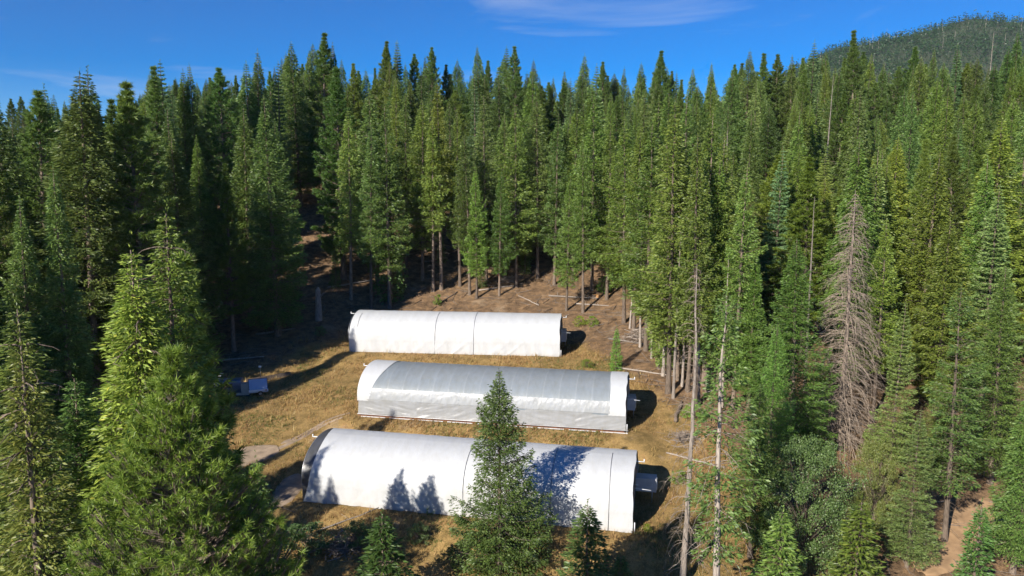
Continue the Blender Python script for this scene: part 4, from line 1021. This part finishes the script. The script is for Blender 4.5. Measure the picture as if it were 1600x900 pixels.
# the remaining conifers stand as one wood: points that carry copies of the same trunks and crowns
def wood(name, ids, label):
    used = sorted({(TREES[i]['kind'], TREES[i]['var']) for i in ids}); idx = {k: n for n, k in enumerate(used)}
    cols = []
    for part in (1, 2):
        c = bpy.data.collections.new("wood_sources_%d" % part)
        for n, k in enumerate(used):
            o = bpy.data.objects.new("wood_source_%d_%02d" % (part, n), PROTO[k[0]][k[1]][part]); c.objects.link(o)
        cols.append(c)
    me = bpy.data.meshes.new(name); me.vertices.add(len(ids))
    me.vertices.foreach_set("co", np.array([(TREES[i]['x'], TREES[i]['y'], TREES[i]['z'] - 0.05) for i in ids]).ravel())
    def attr(n, typ, vals, key):
        a = me.attributes.new(n, typ, 'POINT'); a.data.foreach_set(key, np.array(vals).ravel())
    attr("kind_index", 'INT', np.array([idx[(TREES[i]['kind'], TREES[i]['var'])] for i in ids], np.int32), "value")
    sc = [(TREES[i]['h'] / PROTO[TREES[i]['kind']][TREES[i]['var']][0]) for i in ids]
    attr("size", 'FLOAT_VECTOR', np.array([(s * TREES[i]['w'], s * TREES[i]['w'], s) for s, i in zip(sc, ids)], np.float32), "vector")
    attr("turn", 'FLOAT_VECTOR', np.array([(0, 0, TREES[i]['rot']) for i in ids], np.float32), "vector")
    o = link(name, me)
    ng = bpy.data.node_groups.new("wood", 'GeometryNodeTree')
    ng.interface.new_socket("Geometry", in_out='INPUT', socket_type='NodeSocketGeometry'); ng.interface.new_socket("Geometry", in_out='OUTPUT', socket_type='NodeSocketGeometry')
    gi, go = ng.nodes.new("NodeGroupInput"), ng.nodes.new("NodeGroupOutput"); jn = ng.nodes.new("GeometryNodeJoinGeometry"); Lk = ng.links.new
    def na(n, typ):
        a = ng.nodes.new("GeometryNodeInputNamedAttribute"); a.data_type = typ; a.inputs[0].default_value = n
        return next(s for s in a.outputs if s.enabled)
    k_, s_, t_ = na("kind_index", 'INT'), na("size", 'FLOAT_VECTOR'), na("turn", 'FLOAT_VECTOR')
    for c in cols:
        ci = ng.nodes.new("GeometryNodeCollectionInfo"); ci.inputs[0].default_value = c; ci.inputs[1].default_value = True; ci.inputs[2].default_value = True
        ip = ng.nodes.new("GeometryNodeInstanceOnPoints"); ip.inputs["Pick Instance"].default_value = True
        Lk(gi.outputs[0], ip.inputs["Points"]); Lk(ci.outputs[0], ip.inputs["Instance"]); Lk(k_, ip.inputs["Instance Index"]); Lk(t_, ip.inputs["Rotation"]); Lk(s_, ip.inputs["Scale"])
        Lk(ip.outputs[0], jn.inputs[0])
    Lk(jn.outputs[0], go.inputs[0])
    md = o.modifiers.new("wood", 'NODES'); md.node_group = ng
    o["kind"] = "stuff"; o["label"] = label; o["category"] = "forest"
    return o
wood("forest", mass, "conifers packed behind and between the nearer trees on every slope")

_a = [ray_ground(*p)[:2] for p in ((432, 704), (470, 684), (505, 664), (548, 648))]
_a = np.array(_a); _n2 = np.array([0.35, 0.94])
for off in (-0.75, 0.75): ribbon("wheel_rut", _a + _n2 * off, 0.55, M['track'], 0.10, 9)
# ------------------------------------------------------------------ far mountain and its trees
MP = np.array([(1000, 190), (1180, 140), (1260, 96), (1290, 78), (1320, 70), (1352, 66), (1380, 58), (1410, 55), (1440, 48), (1470, 42), (1500, 31), (1520, 26), (1560, 30), (1600, 33), (1700, 20), (1850, 40), (2100, 90), (2500, 170)], float)
mpx = np.linspace(1000, 2500, 150)
mb = MB(); rows = 40; MV = np.zeros((rows, len(mpx), 3))
for j, p in enumerate(mpx):
    top = at(p, float(np.interp(p, MP[:, 0], MP[:, 1])) + 3.0 + 2.0 * float(vnoise(np.array([p]), np.array([0.0]), 2, 40, 3)[0]), 1900.0)
    foot = np.array([top[0] * 0.62, 1150.0, 20.0])
    for i in range(rows):
        w = (i - 3) / (rows - 4)
        if w < 0: q = top + np.array([0, -w * 1500, w * 900])
        else: q = top + (foot - top) * w; q[2] += 35 * math.sin(w * 3.1) 
        MV[i, j] = q
MV[3:, :, 2] += 14 * vnoise(MV[3:, :, 0], MV[3:, :, 1], 6, 120, 4) * np.clip(np.arange(rows - 3) / 3.0, 0, 1)[:, None]
i, j = np.meshgrid(np.arange(rows - 1), np.arange(len(mpx) - 1), indexing='ij'); q = i * len(mpx) + j; nn = len(mpx)
mb.add(MV.reshape(-1, 3), np.concatenate([np.stack([q, q + nn, q + nn + 1], -1).reshape(-1, 3), np.stack([q, q + nn + 1, q + 1], -1).reshape(-1, 3)]))
M['mountain'] = plain("mountain_soil_and_rock", (0.040, 0.052, 0.022), 0.95, var=0.35, scale=0.02, bump=0.5)
structure(link("mountain", mb.mesh("mountain", [M['mountain']], True)))
rng = np.random.default_rng(9)
nt_ = 9500
fi = rng.uniform(2.6, 26, nt_); fj = rng.uniform(18, 100, nt_)
i0, j0 = fi.astype(int), fj.astype(int); a, b = (fi - i0)[:, None], (fj - j0)[:, None]
B = (MV[i0, j0] * (1 - a) + MV[i0 + 1, j0] * a) * (1 - b) + (MV[i0, j0 + 1] * (1 - a) + MV[i0 + 1, j0 + 1] * a) * b
keep = vnoise(B[:, 0], B[:, 2] * 1.3, 21, 90, 3) > -0.8
B = B[keep]; K = len(B)
hh = rng.uniform(11, 27, K) * (0.8 + 0.3 * vnoise(B[:, 0], B[:, 1], 5, 60, 2)); rr = hh * rng.uniform(0.17, 0.28, K); SD = 6
nb_ = 11
uu = rng.uniform(0.02, 1, (K, nb_)) ** 0.8; th = rng.uniform(0, 6.283, (K, nb_)); ra = rr[:, None] * uu * rng.uniform(0.2, 1.0, (K, nb_))
Pb = np.stack([B[:, None, 0] + ra * np.cos(th), B[:, None, 1] + ra * np.sin(th), B[:, None, 2] + hh[:, None] * (1 - 0.93 * uu)], -1).reshape(-1, 3)
db = unit(np.stack([np.cos(th), np.sin(th), rng.normal(-0.3, 0.5, (K, nb_)) + 1.6 * (uu < 0.15)], -1).reshape(-1, 3))
mb = MB(); mb.blades(Pb, db, unit(rng.normal(0, 1, Pb.shape) + np.array([0, -0.3, 0.9])), np.repeat(hh, nb_) * 0.20 * rng.uniform(0.7, 1.3, K * nb_), np.repeat(hh, nb_) * 0.13)
sng = rng.choice(K, 70, replace=False)
mb.tubes(np.stack([B[sng], B[sng] + np.c_[rng.normal(0, 0.4, (70, 2)), np.full(70, 12.0)], B[sng] + np.c_[rng.normal(0, 0.6, (70, 2)), rng.uniform(18, 27, 70)]], 1), np.tile([0.45, 0.35, 0.15], (70, 1)), 1)
M['far_trees'] = needle_mat("far_conifers", (0.011, 0.035, 0.009), (0.024, 0.065, 0.014), trans=0.1)
o = link("distant_forest", mb.mesh("distant_forest", [M['far_trees'], M['bark_grey']]))
o["kind"] = "stuff"; o["label"] = "tiny conifers and snags covering the far mountain"; o["category"] = "forest"

# ------------------------------------------------------------------ dry grass
def grass(name, n, poly, seed, h, wd, mat, label, keepf):
    rng = np.random.default_rng(seed); P = np.array(poly); lo, hi = P.min(0), P.max(0)
    x = rng.uniform(lo[0], hi[0], n); y = rng.uniform(lo[1], hi[1], n)
    k = (edge_dist(x, y, poly) > -1.5 + 2.2 * vnoise(x, y, 44, 4.0, 2))
    for g in GH:
        ca, sa = math.cos(g['a']), math.sin(g['a']); dx, dy = x - g['x'], y - g['y']; s_, v_ = dx * ca - dy * sa, dx * sa + dy * ca
        k &= ~((np.abs(s_) < g['L'] / 2 + 0.1) & (np.abs(v_) < GW / 2 + 0.32))
    for tr in TRACKS:
        d = np.full(len(x), 1e9)
        for a, b in zip(tr[0][:-1], tr[0][1:]):
            ab = b - a; t = np.clip(((x - a[0]) * ab[0] + (y - a[1]) * ab[1]) / (ab @ ab), 0, 1); d = np.minimum(d, np.hypot(x - a[0] - t * ab[0], y - a[1] - t * ab[1]))
        k &= d > tr[1] * 0.42
    k &= keepf(x, y) > rng.uniform(0, 1, n)
    x, y = x[k], y[k]; m = len(x); z = ground(x, y) - 0.03
    per = 4; X_ = np.repeat(np.c_[x, y, z], per, 0); X_[:, :2] += rng.normal(0, 0.09, (m * per, 2))
    d = unit(np.c_[rng.normal(0.08, 0.38, (m * per, 2)), np.ones(m * per)])
    hgt = np.repeat(h * (0.65 + 0.55 * vnoise(x, y, 15, 3.0, 2) + 0.25 * rng.uniform(0, 1, m)), per) * rng.uniform(0.6, 1.3, m * per)
    mb = MB(); mb.needles(X_, d, unit(rng.normal(0, 1, (m * per, 3)) * np.array([1, 1, 0.1])), np.maximum(0.08, hgt), wd)
    o = link(name, mb.mesh(name, [mat])); o["kind"] = "stuff"; o["label"] = label; o["category"] = "grass"
    return o
M['dry'] = needle_mat("dry_grass", (0.235, 0.140, 0.050), (0.54, 0.385, 0.168), trans=0.3, gloss=0.02, vary=0.0)
M['green_weed'] = needle_mat("green_weeds", (0.085, 0.11, 0.028), (0.21, 0.24, 0.07), trans=0.3, gloss=0.02, vary=0.0)
TRACKS = [(np.array([ray_ground(*p)[:2] for p in q]), w) for q, w in ((((330, 735), (385, 712), (420, 706), (438, 700)), 3.6), (((432, 795), (452, 765), (466, 742)), 2.6))]
grass("dry_grass", 62000, GRASS, 3, 0.42, 0.055, M['dry'], "dry golden grass on the terraces round the greenhouses", lambda x, y: 0.5 + 1.0 * vnoise(x, y, 33, 5.0, 3))
grass("tall_grass_tufts", 9000, GRASS, 8, 0.75, 0.06, M['dry'], "taller dry tufts standing out of the shorter grass", lambda x, y: np.clip(vnoise(x, y, 52, 3.0, 2) * 2.0 - 0.1, 0, 1))
grass("green_weeds", 62000, GRASS, 4, 0.34, 0.05, M['green_weed'], "olive weeds growing in patches between the greenhouses", lambda x, y: np.clip(vnoise(x, y, 71, 7.0, 3) * 2.6 - 0.25, 0, 1))

# ------------------------------------------------------------------ logs, sticks, brush piles, bushes
def log_at(px, py, length, az, r, label, mat='bark_grey', group="fallen logs on the soil banks"):
    g = ray_ground(px, py); d = np.array([math.cos(az), math.sin(az)])
    s = np.linspace(-0.5, 0.5, 7); P = g[:2] + s[:, None] * length * d; z = ground(P[:, 0], P[:, 1])
    z = np.polyval(np.polyfit(s, z, 1), s); lift = max(0.0, float((ground(P[:, 0], P[:, 1]) - z).max())) * 0.6
    base = np.array([g[0], g[1], z[3]])
    mb = MB(); loc = np.c_[P - g[:2], z - z[3] + r * 0.7 + lift] ; loc[:, :2] += np.random.default_rng(int(px)).normal(0, 0.06, (7, 2))
    mb.tube(loc, np.linspace(r, r * 0.55, 7), 7)
    root = link("fallen_log", None, None, base)
    link("log_body", mb.mesh("log_body", [M[mat]], True), root)
    rg = np.random.default_rng(int(py * 7 + px)); mb = MB()
    for k in range(4):
        j = rg.integers(1, 6); dv = unit(np.array([rg.normal(), rg.normal(), abs(rg.normal()) + 0.4])); w = np.linspace(0, 1, 3)[:, None]
        bmesh_ = MB(); bmesh_.tube(loc[j] + dv * w * rg.uniform(0.4, 1.0), np.linspace(r * 0.25, r * 0.1, 3), 4); link("branch_stub", bmesh_.mesh("branch_stub", [M[mat]], True), root)
    tag(root, label, "log", group)
log_at(897, 466, 9, -0.35, 0.16, "long pale log lying on the bank above the farthest greenhouse's right end")
log_at(925, 478, 6, -0.5, 0.13, "pale log just below the long pale log on the bank")
log_at(985, 537, 7, -0.7, 0.15, "pale log pointing at the cluster of bare trunks")
log_at(1005, 583, 8, -0.55, 0.13, "thin pale log behind the middle greenhouse's fan end")
log_at(1060, 645, 5, 1.2, 0.22, "dark short log leaning downhill at the forest edge by the poles", 'bark')
log_at(700, 468, 5, 0.9, 0.12, "dark log lying up the bank behind the farthest greenhouse", 'bark')
log_at(778, 452, 7, 0.3, 0.13, "grey log under the slender firs behind the farthest greenhouse")
log_at(826, 472, 5, 2.3, 0.10, "short thin log on the bare orange soil")
log_at(548, 447, 8, 0.5, 0.18, "weathered log on the shaded left soil bank")
log_at(430, 520, 6, 0.5, 0.16, "sunlit grey log at the dark forest edge above the parked trailer")
log_at(372, 565, 7, 0.25, 0.15, "pale log among the dark trees behind the parked trailer")
log_at(545, 818, 6, 0.45, 0.09, "thin grey pole lying before the nearest greenhouse")
log_at(510, 863, 5, 0.5, 0.10, "weathered stick log beside the brush pile")
log_at(1085, 725, 6, 2.6, 0.14, "grey log on the dry grass behind the bare dead pole")

def brush_pile(px, py, rad, hgt, n, label, seed):
    g = ray_ground(px, py); rg = np.random.default_rng(seed); root = link("brush_pile", None, None, g)
    for part, (cnt, r, mat) in enumerate(((n, 0.03, 'twig'), (n // 2, 0.05, 'bark_grey'))):
        c = np.c_[rg.normal(0, rad * 0.45, (cnt, 2)), np.zeros(cnt)]; c[:, 2] = np.maximum(0.05, hgt * np.exp(-(c[:, 0] ** 2 + c[:, 1] ** 2) / rad ** 2) * rg.uniform(0.1, 1, cnt))
        d = unit(np.c_[rg.normal(0, 1, (cnt, 2)), rg.normal(0, 0.28, cnt)]); ln = rg.uniform(0.8, 2.2, cnt)[:, None]
        P = np.stack([c - d * ln / 2, c + rg.normal(0, 0.06, (cnt, 3)), c + d * ln / 2], 1)
        P[:, :, 2] = np.maximum(P[:, :, 2], ground(P[:, :, 0] + g[0], P[:, :, 1] + g[1]) - g[2])
        mb = MB(); mb.tubes(P, np.tile([r, r * 0.8, r * 0.4], (cnt, 1)))
        o = link("branches" if part == 0 else "limbs", mb.mesh("branches", [M[mat]]), root); o["kind"] = "stuff"
    tag(root, label, "brush pile")
brush_pile(538, 860, 1.5, 0.9, 150, "tangled grey brush pile in front of the nearest greenhouse", 1)
brush_pile(1000, 530, 2.2, 1.6, 190, "dark brush pile at the forest edge above the middle greenhouse's fan end", 2)
brush_pile(795, 440, 2.2, 1.0, 120, "heap of slash under the stand behind the farthest greenhouse", 3)
brush_pile(1068, 690, 1.6, 1.0, 100, "tangle of dead branches at the grass edge behind the bare dead pole", 4)

# litter of small sticks over the forest floor and the soil banks
rng = np.random.default_rng(14)
lx, ly = rng.uniform(-75, 70, 5200), rng.uniform(50, 165, 5200)
k = (edge_dist(lx, ly, GRASS) < 0.5); lx, ly = lx[k], ly[k]; m = len(lx)
az = rng.uniform(0, 6.28, m); ln = rng.uniform(0.5, 3.2, m)
tt = np.linspace(-0.5, 0.5, 4)
LX = lx[:, None] + np.cos(az)[:, None] * ln[:, None] * tt; LY = ly[:, None] + np.sin(az)[:, None] * ln[:, None] * tt
LZ = ground(LX, LY) + 0.05 + rng.uniform(0, 0.12, (m, 1))
mb = MB(); mb.tubes(np.stack([LX, LY, LZ], -1), rng.uniform(0.025, 0.07, (m, 1)) * np.array([[1, 0.9, 0.8, 0.5]]))
o = link("fallen_sticks", mb.mesh("fallen_sticks", [M['twig']])); o["kind"] = "stuff"; o["label"] = "fallen sticks littering the soil under the trees"; o["category"] = "sticks"
# small bushes
n0 = len(TREES)
def bush(px, pb, h, w, label, var, tint):
    g = ray_ground(px, pb); stand('shrub', float(g[0]), float(g[1]), h, w, var=var, tint=tint, label=label); t = TREES[-1]; t['px'], t['py'] = px, pb; plant(t)
bush(684, 480, 1.8, 0.8, "small bright bush behind the farthest greenhouse's left half", 1, (1.2, 1.4, 0.8))
bush(905, 512, 1.5, 1.2, "low yellow-green bush beyond the farthest greenhouse's fan, nearer the fan", 1, (1.7, 1.6, 0.7))
bush(925, 512, 1.5, 1.1, "low yellow-green bush beyond the farthest greenhouse's fan, nearer the forest", 1, (1.6, 1.55, 0.7))
bush(918, 576, 1.2, 1.2, "small green bush against the back of the middle greenhouse", 1, (1.4, 1.4, 0.8))
bush(500, 525, 1.5, 1.0, "small pale bush at the shaded left edge of the top terrace", 0, (1.2, 1.3, 1.2))
bush(1085, 655, 1.8, 1.3, "green bush at the forest edge behind the dead pole", 1, (1.1, 1.3, 0.8))
bush(1060, 760, 1.3, 1.2, "low bush on dry grass right of the nearest greenhouse's end", 1, (1.2, 1.2, 0.8))
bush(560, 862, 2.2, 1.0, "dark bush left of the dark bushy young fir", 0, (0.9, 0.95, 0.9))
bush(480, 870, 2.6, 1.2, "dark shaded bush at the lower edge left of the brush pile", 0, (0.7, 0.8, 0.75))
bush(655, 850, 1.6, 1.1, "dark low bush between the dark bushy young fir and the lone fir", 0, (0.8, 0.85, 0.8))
bush(945, 460, 3.0, 0.8, "leafy bush among trunks at the right end of the soil bank", 1, (1.0, 1.3, 0.8))
for q, (px, pb) in enumerate(((648, 800), (672, 803), (1012, 838))):
    bush(px, pb, 0.8, 0.9, ("left weed clump", "second weed clump", "weed clump past the right corner")[q] + " at the foot of the nearest greenhouse", 1, (1.9, 1.5, 0.6))

# ------------------------------------------------------------------ parked things at the forest edge, left
M['blue_grey'] = plain("blue_grey_paint", (0.13, 0.17, 0.24), 0.35, 0.2, 0.1, 2)
M['beige'] = plain("beige_paint", (0.42, 0.38, 0.31), 0.6, 0.0, 0.1, 2)
M['panel'] = plain("pale_blue_panel", (0.40, 0.46, 0.58), 0.2, 0.0, 0.06, 1.5)
M['dark_frame'] = plain("dark_frame_steel", (0.05, 0.055, 0.07), 0.5, 0.4)
M['glass'] = plain("dark_glass", (0.03, 0.035, 0.04), 0.08)
M['red'] = plain("red_paint", (0.35, 0.05, 0.04), 0.5)
M['orange'] = plain("orange_plastic", (0.75, 0.16, 0.04), 0.5)
def kid(name, mat, parent, fn, smooth=False):
    mb = MB(); fn(mb); return link(name, mb.mesh(name, [M[mat]], smooth), parent)
def wheel(parent, x, y, r=0.34):
    th = np.linspace(0, 2 * math.pi, 15)
    w_ = link("wheel", None, parent, (x, y, r))
    kid("tyre", 'black', w_, lambda mb: mb.tube(np.c_[(r - 0.09) * np.cos(th), 0 * th, (r - 0.09) * np.sin(th)], 0.10, 8, cap=False), True)
    kid("rim", 'steel', w_, lambda mb: mb.tube([[0, -0.06, 0], [0, 0.06, 0]], r - 0.13, 12))
def rounded_shell(mb, L, Wd, z0, z1, r, n=6):
    """a long body with rounded roof edges"""
    a = np.linspace(0, math.pi / 2, n); y = np.r_[-Wd / 2, -Wd / 2 + r - r * np.cos(a), Wd / 2 - r + r * np.sin(a), Wd / 2]
    z = np.r_[z0, z1 - r + r * np.sin(a), z1 - r + r * np.cos(a), z0]
    for sgn in (-1, 1):
        c = len(y); mb.add(np.vstack([np.c_[np.full(c, sgn * L / 2), y, z], [sgn * L / 2, 0, (z0 + z1) / 2]]), [[i, (i + 1) % c, c] for i in range(c)])
    c = len(y); V = np.vstack([np.c_[np.full(c, -L / 2), y, z], np.c_[np.full(c, L / 2), y, z]])
    mb.add(V, [t for i in range(c) for t in ((i, (i + 1) % c, c + (i + 1) % c), (i, c + (i + 1) % c, c + i))])
def ground_root(name, px, py, rotz):
    g = ray_ground(px, py); return link(name, None, None, (g[0], g[1], gz(g[0], g[1])), rotz)
# dark blue cargo trailer
t = ground_root("cargo_trailer", 360, 618, 0.15)
tag(t, "dark blue rounded cargo trailer parked at the forest edge", "trailer")
kid("body", 'blue_grey', t, lambda mb: rounded_shell(mb, 3.0, 1.7, 0.5, 2.1, 0.35), True)
kid("end_panel", 'white_metal', t, lambda mb: mb.box((-1.53, 0, 1.2), (0.04, 1.45, 1.25)))
kid("window", 'glass', t, lambda mb: mb.box((-0.2, -0.865, 1.45), (1.4, 0.03, 0.5)))
kid("drawbar", 'dark_frame', t, lambda mb: mb.tube([[1.5, 0, 0.5], [2.4, 0, 0.45]], 0.05, 6))
for y in (-0.8, 0.8): wheel(t, 0.1, y)
# beige louvred generator box
t = ground_root("generator", 381, 621, 0.12)
tag(t, "small beige box generator with dark louvred end between trailer and panel rig", "generator")
kid("cabinet", 'beige', t, lambda mb: mb.box((0, 0, 0.85), (1.5, 1.1, 1.4)))
kid("skid", 'dark_frame', t, lambda mb: mb.box((0, 0, 0.08), (1.7, 1.15, 0.14)))
for k_ in range(7):
    kid("louver", 'dark_frame', t, lambda mb: mb.box((0.77, 0, 0.4 + k_ * 0.15), (0.05, 0.95, 0.09)))
kid("exhaust", 'steel', t, lambda mb: mb.tube([[-0.4, 0.2, 1.5], [-0.4, 0.2, 1.85]], 0.05, 8))
# trailer carrying a framed pale panel
t = ground_root("panel_trailer", 404, 618, 0.38)
tag(t, "flat trailer carrying a tilted pale panel in a dark frame", "trailer")
kid("deck", 'grey_box', t, lambda mb: mb.box((0, 0, 0.55), (2.3, 1.5, 0.16)))
kid("side_rail", 'white_metal', t, lambda mb: mb.box((0, -0.77, 0.75), (2.3, 0.05, 0.22)))
ang = math.radians(52); Rm = np.array([[1, 0, 0], [0, math.cos(ang), -math.sin(ang)], [0, math.sin(ang), math.cos(ang)]])
pn = kid("panel", 'panel', t, lambda mb: mb.box((0, -0.05, 1.35), (2.2, 1.5, 0.04), Rm))
for dy in (-0.76, 0.76): kid("frame_bar", 'dark_frame', pn, lambda mb: mb.box(np.array([0, -0.05, 1.35]) + Rm @ np.array([0, dy, 0]), (2.3, 0.06, 0.08), Rm))
for dx in (-1.12, 1.12): kid("frame_bar", 'dark_frame', pn, lambda mb: mb.box(np.array([dx, -0.05, 1.35]), (0.06, 1.46, 0.08), Rm))
for dx in (-0.8, 0.8): kid("strut", 'dark_frame', t, lambda mb: mb.tube([[dx, 0.6, 0.6], [dx, 0.35, 1.75]], 0.03, 6))
kid("tail_light", 'red', t, lambda mb: mb.box((0.9, -0.81, 0.72), (0.22, 0.03, 0.12)))
for y in (-0.8, 0.8): wheel(t, 0.2, y, 0.32)
# pale low-roofed cart half hidden by the pine
t = ground_root("utility_cart", 337, 610, 0.1)
tag(t, "pale roofed utility cart half hidden behind the foreground pine", "cart")
kid("body", 'white_metal', t, lambda mb: mb.box((0, 0, 0.6), (2.2, 1.3, 0.5)))
kid("roof", 'white_metal', t, lambda mb: rounded_shell(mb, 1.8, 1.3, 1.72, 1.86, 0.1))
kid("windscreen", 'glass', t, lambda mb: mb.box((-0.75, 0, 1.28), (0.04, 1.2, 0.8)))
for sx1 in (-0.75, 0.75):
    for sy1 in (-0.58, 0.58): kid("roof_post", 'dark_frame', t, lambda mb: mb.tube([[sx1 * 1.06, sy1, 0.8], [sx1, sy1, 1.75]], 0.03, 6))
for sx1 in (-0.7, 0.7):
    for sy1 in (-0.62, 0.62): wheel(t, sx1, sy1, 0.28)
# work light on a post
t = ground_root("light_post", 408, 606, 0)
tag(t, "thin post with a small white lamp head behind the tilted panel", "lamp post")
kid("post", 'steel', t, lambda mb: mb.tube([[0, 0, 0], [0, 0, 2.6]], 0.035, 6)); kid("lamp_head", 'white_metal', t, lambda mb: mb.box((0, -0.05, 2.65), (0.32, 0.18, 0.22)))
# dark plank edging running up the bank from the trailers
t = ground_root("retaining_boards", 420, 594, math.radians(40)); tag(t, "dark board edging running up the bank beside the tilted panel", "retaining wall")
for k_ in range(3):
    kid("board", 'bark', t, lambda mb: mb.box((-2 + k_ * 2.02, 0, 0.25), (2.0, 0.08, 0.7)))
# orange marker leaning at the foot of the firs, and a freshly cut stump
t = ground_root("marker_stake", 781, 444, 0); tag(t, "orange leaning marker stake under the firs behind the farthest greenhouse", "stake")
kid("stake_shaft", 'orange', t, lambda mb: mb.tube([[0, 0, -0.1], [-0.35, 0, 1.6]], 0.07, 6)); kid("stake_cap", 'white_metal', t, lambda mb: mb.tube([[-0.35, 0, 1.6], [-0.39, 0, 1.75]], 0.075, 6))
M['cut_wood'] = plain("fresh_cut_wood", (0.55, 0.30, 0.12), 0.8, var=0.3, scale=5)
t = ground_root("tree_stump", 929, 466, 0); tag(t, "freshly cut orange stump at the right end of the soil bank", "stump")
kid("stump_body", 'bark', t, lambda mb: mb.tube([[0, 0, -0.3], [0, 0, 0.1], [0, 0, 0.55]], [0.55, 0.45, 0.42], 10)); kid("cut_face", 'cut_wood', t, lambda mb: mb.tube([[0, 0, 0.553], [0, 0, 0.60]], 0.40, 10))
kid("split_slab", 'cut_wood', t, lambda mb: mb.box((0.6, -0.3, 0.3), (0.9, 0.3, 0.5)))
t = ground_root("broken_trunk", 498, 500, 0); tag(t, "grey broken-off trunk standing at the shaded left edge of the top terrace", "dead tree")
kid("trunk", 'bark_grey', t, lambda mb: mb.tube([[0, 0, -0.3], [0.05, 0, 2.5], [0.0, 0.05, 4.8], [0.1, 0, 5.3]], [0.62, 0.48, 0.40, 0.12], 10)); kid("snapped_limb", 'bark_grey', t, lambda mb: mb.tube([[0.1, 0, 3.4], [0.9, -0.2, 4.3], [1.4, -0.3, 4.5]], [0.14, 0.09, 0.03], 6))

# ------------------------------------------------------------------ thin air haze
hb = MB(); hb.box((100, 1150, 280), (6400, 3100, 960))
hz = bpy.data.materials.new("haze"); hz.use_nodes = True; hz.node_tree.nodes.clear()
ho = hz.node_tree.nodes.new("ShaderNodeOutputMaterial"); hv_ = hz.node_tree.nodes.new("ShaderNodeVolumePrincipled")
hv_.inputs["Color"].default_value = (0.75, 0.85, 1.0, 1); hv_.inputs["Density"].default_value = 0.00004
hz.node_tree.links.new(hv_.outputs[0], ho.inputs["Volume"])
o = link("haze", hb.mesh("haze", [hz])); o["kind"] = "stuff"; o["label"] = "thin blue air haze over the valley"
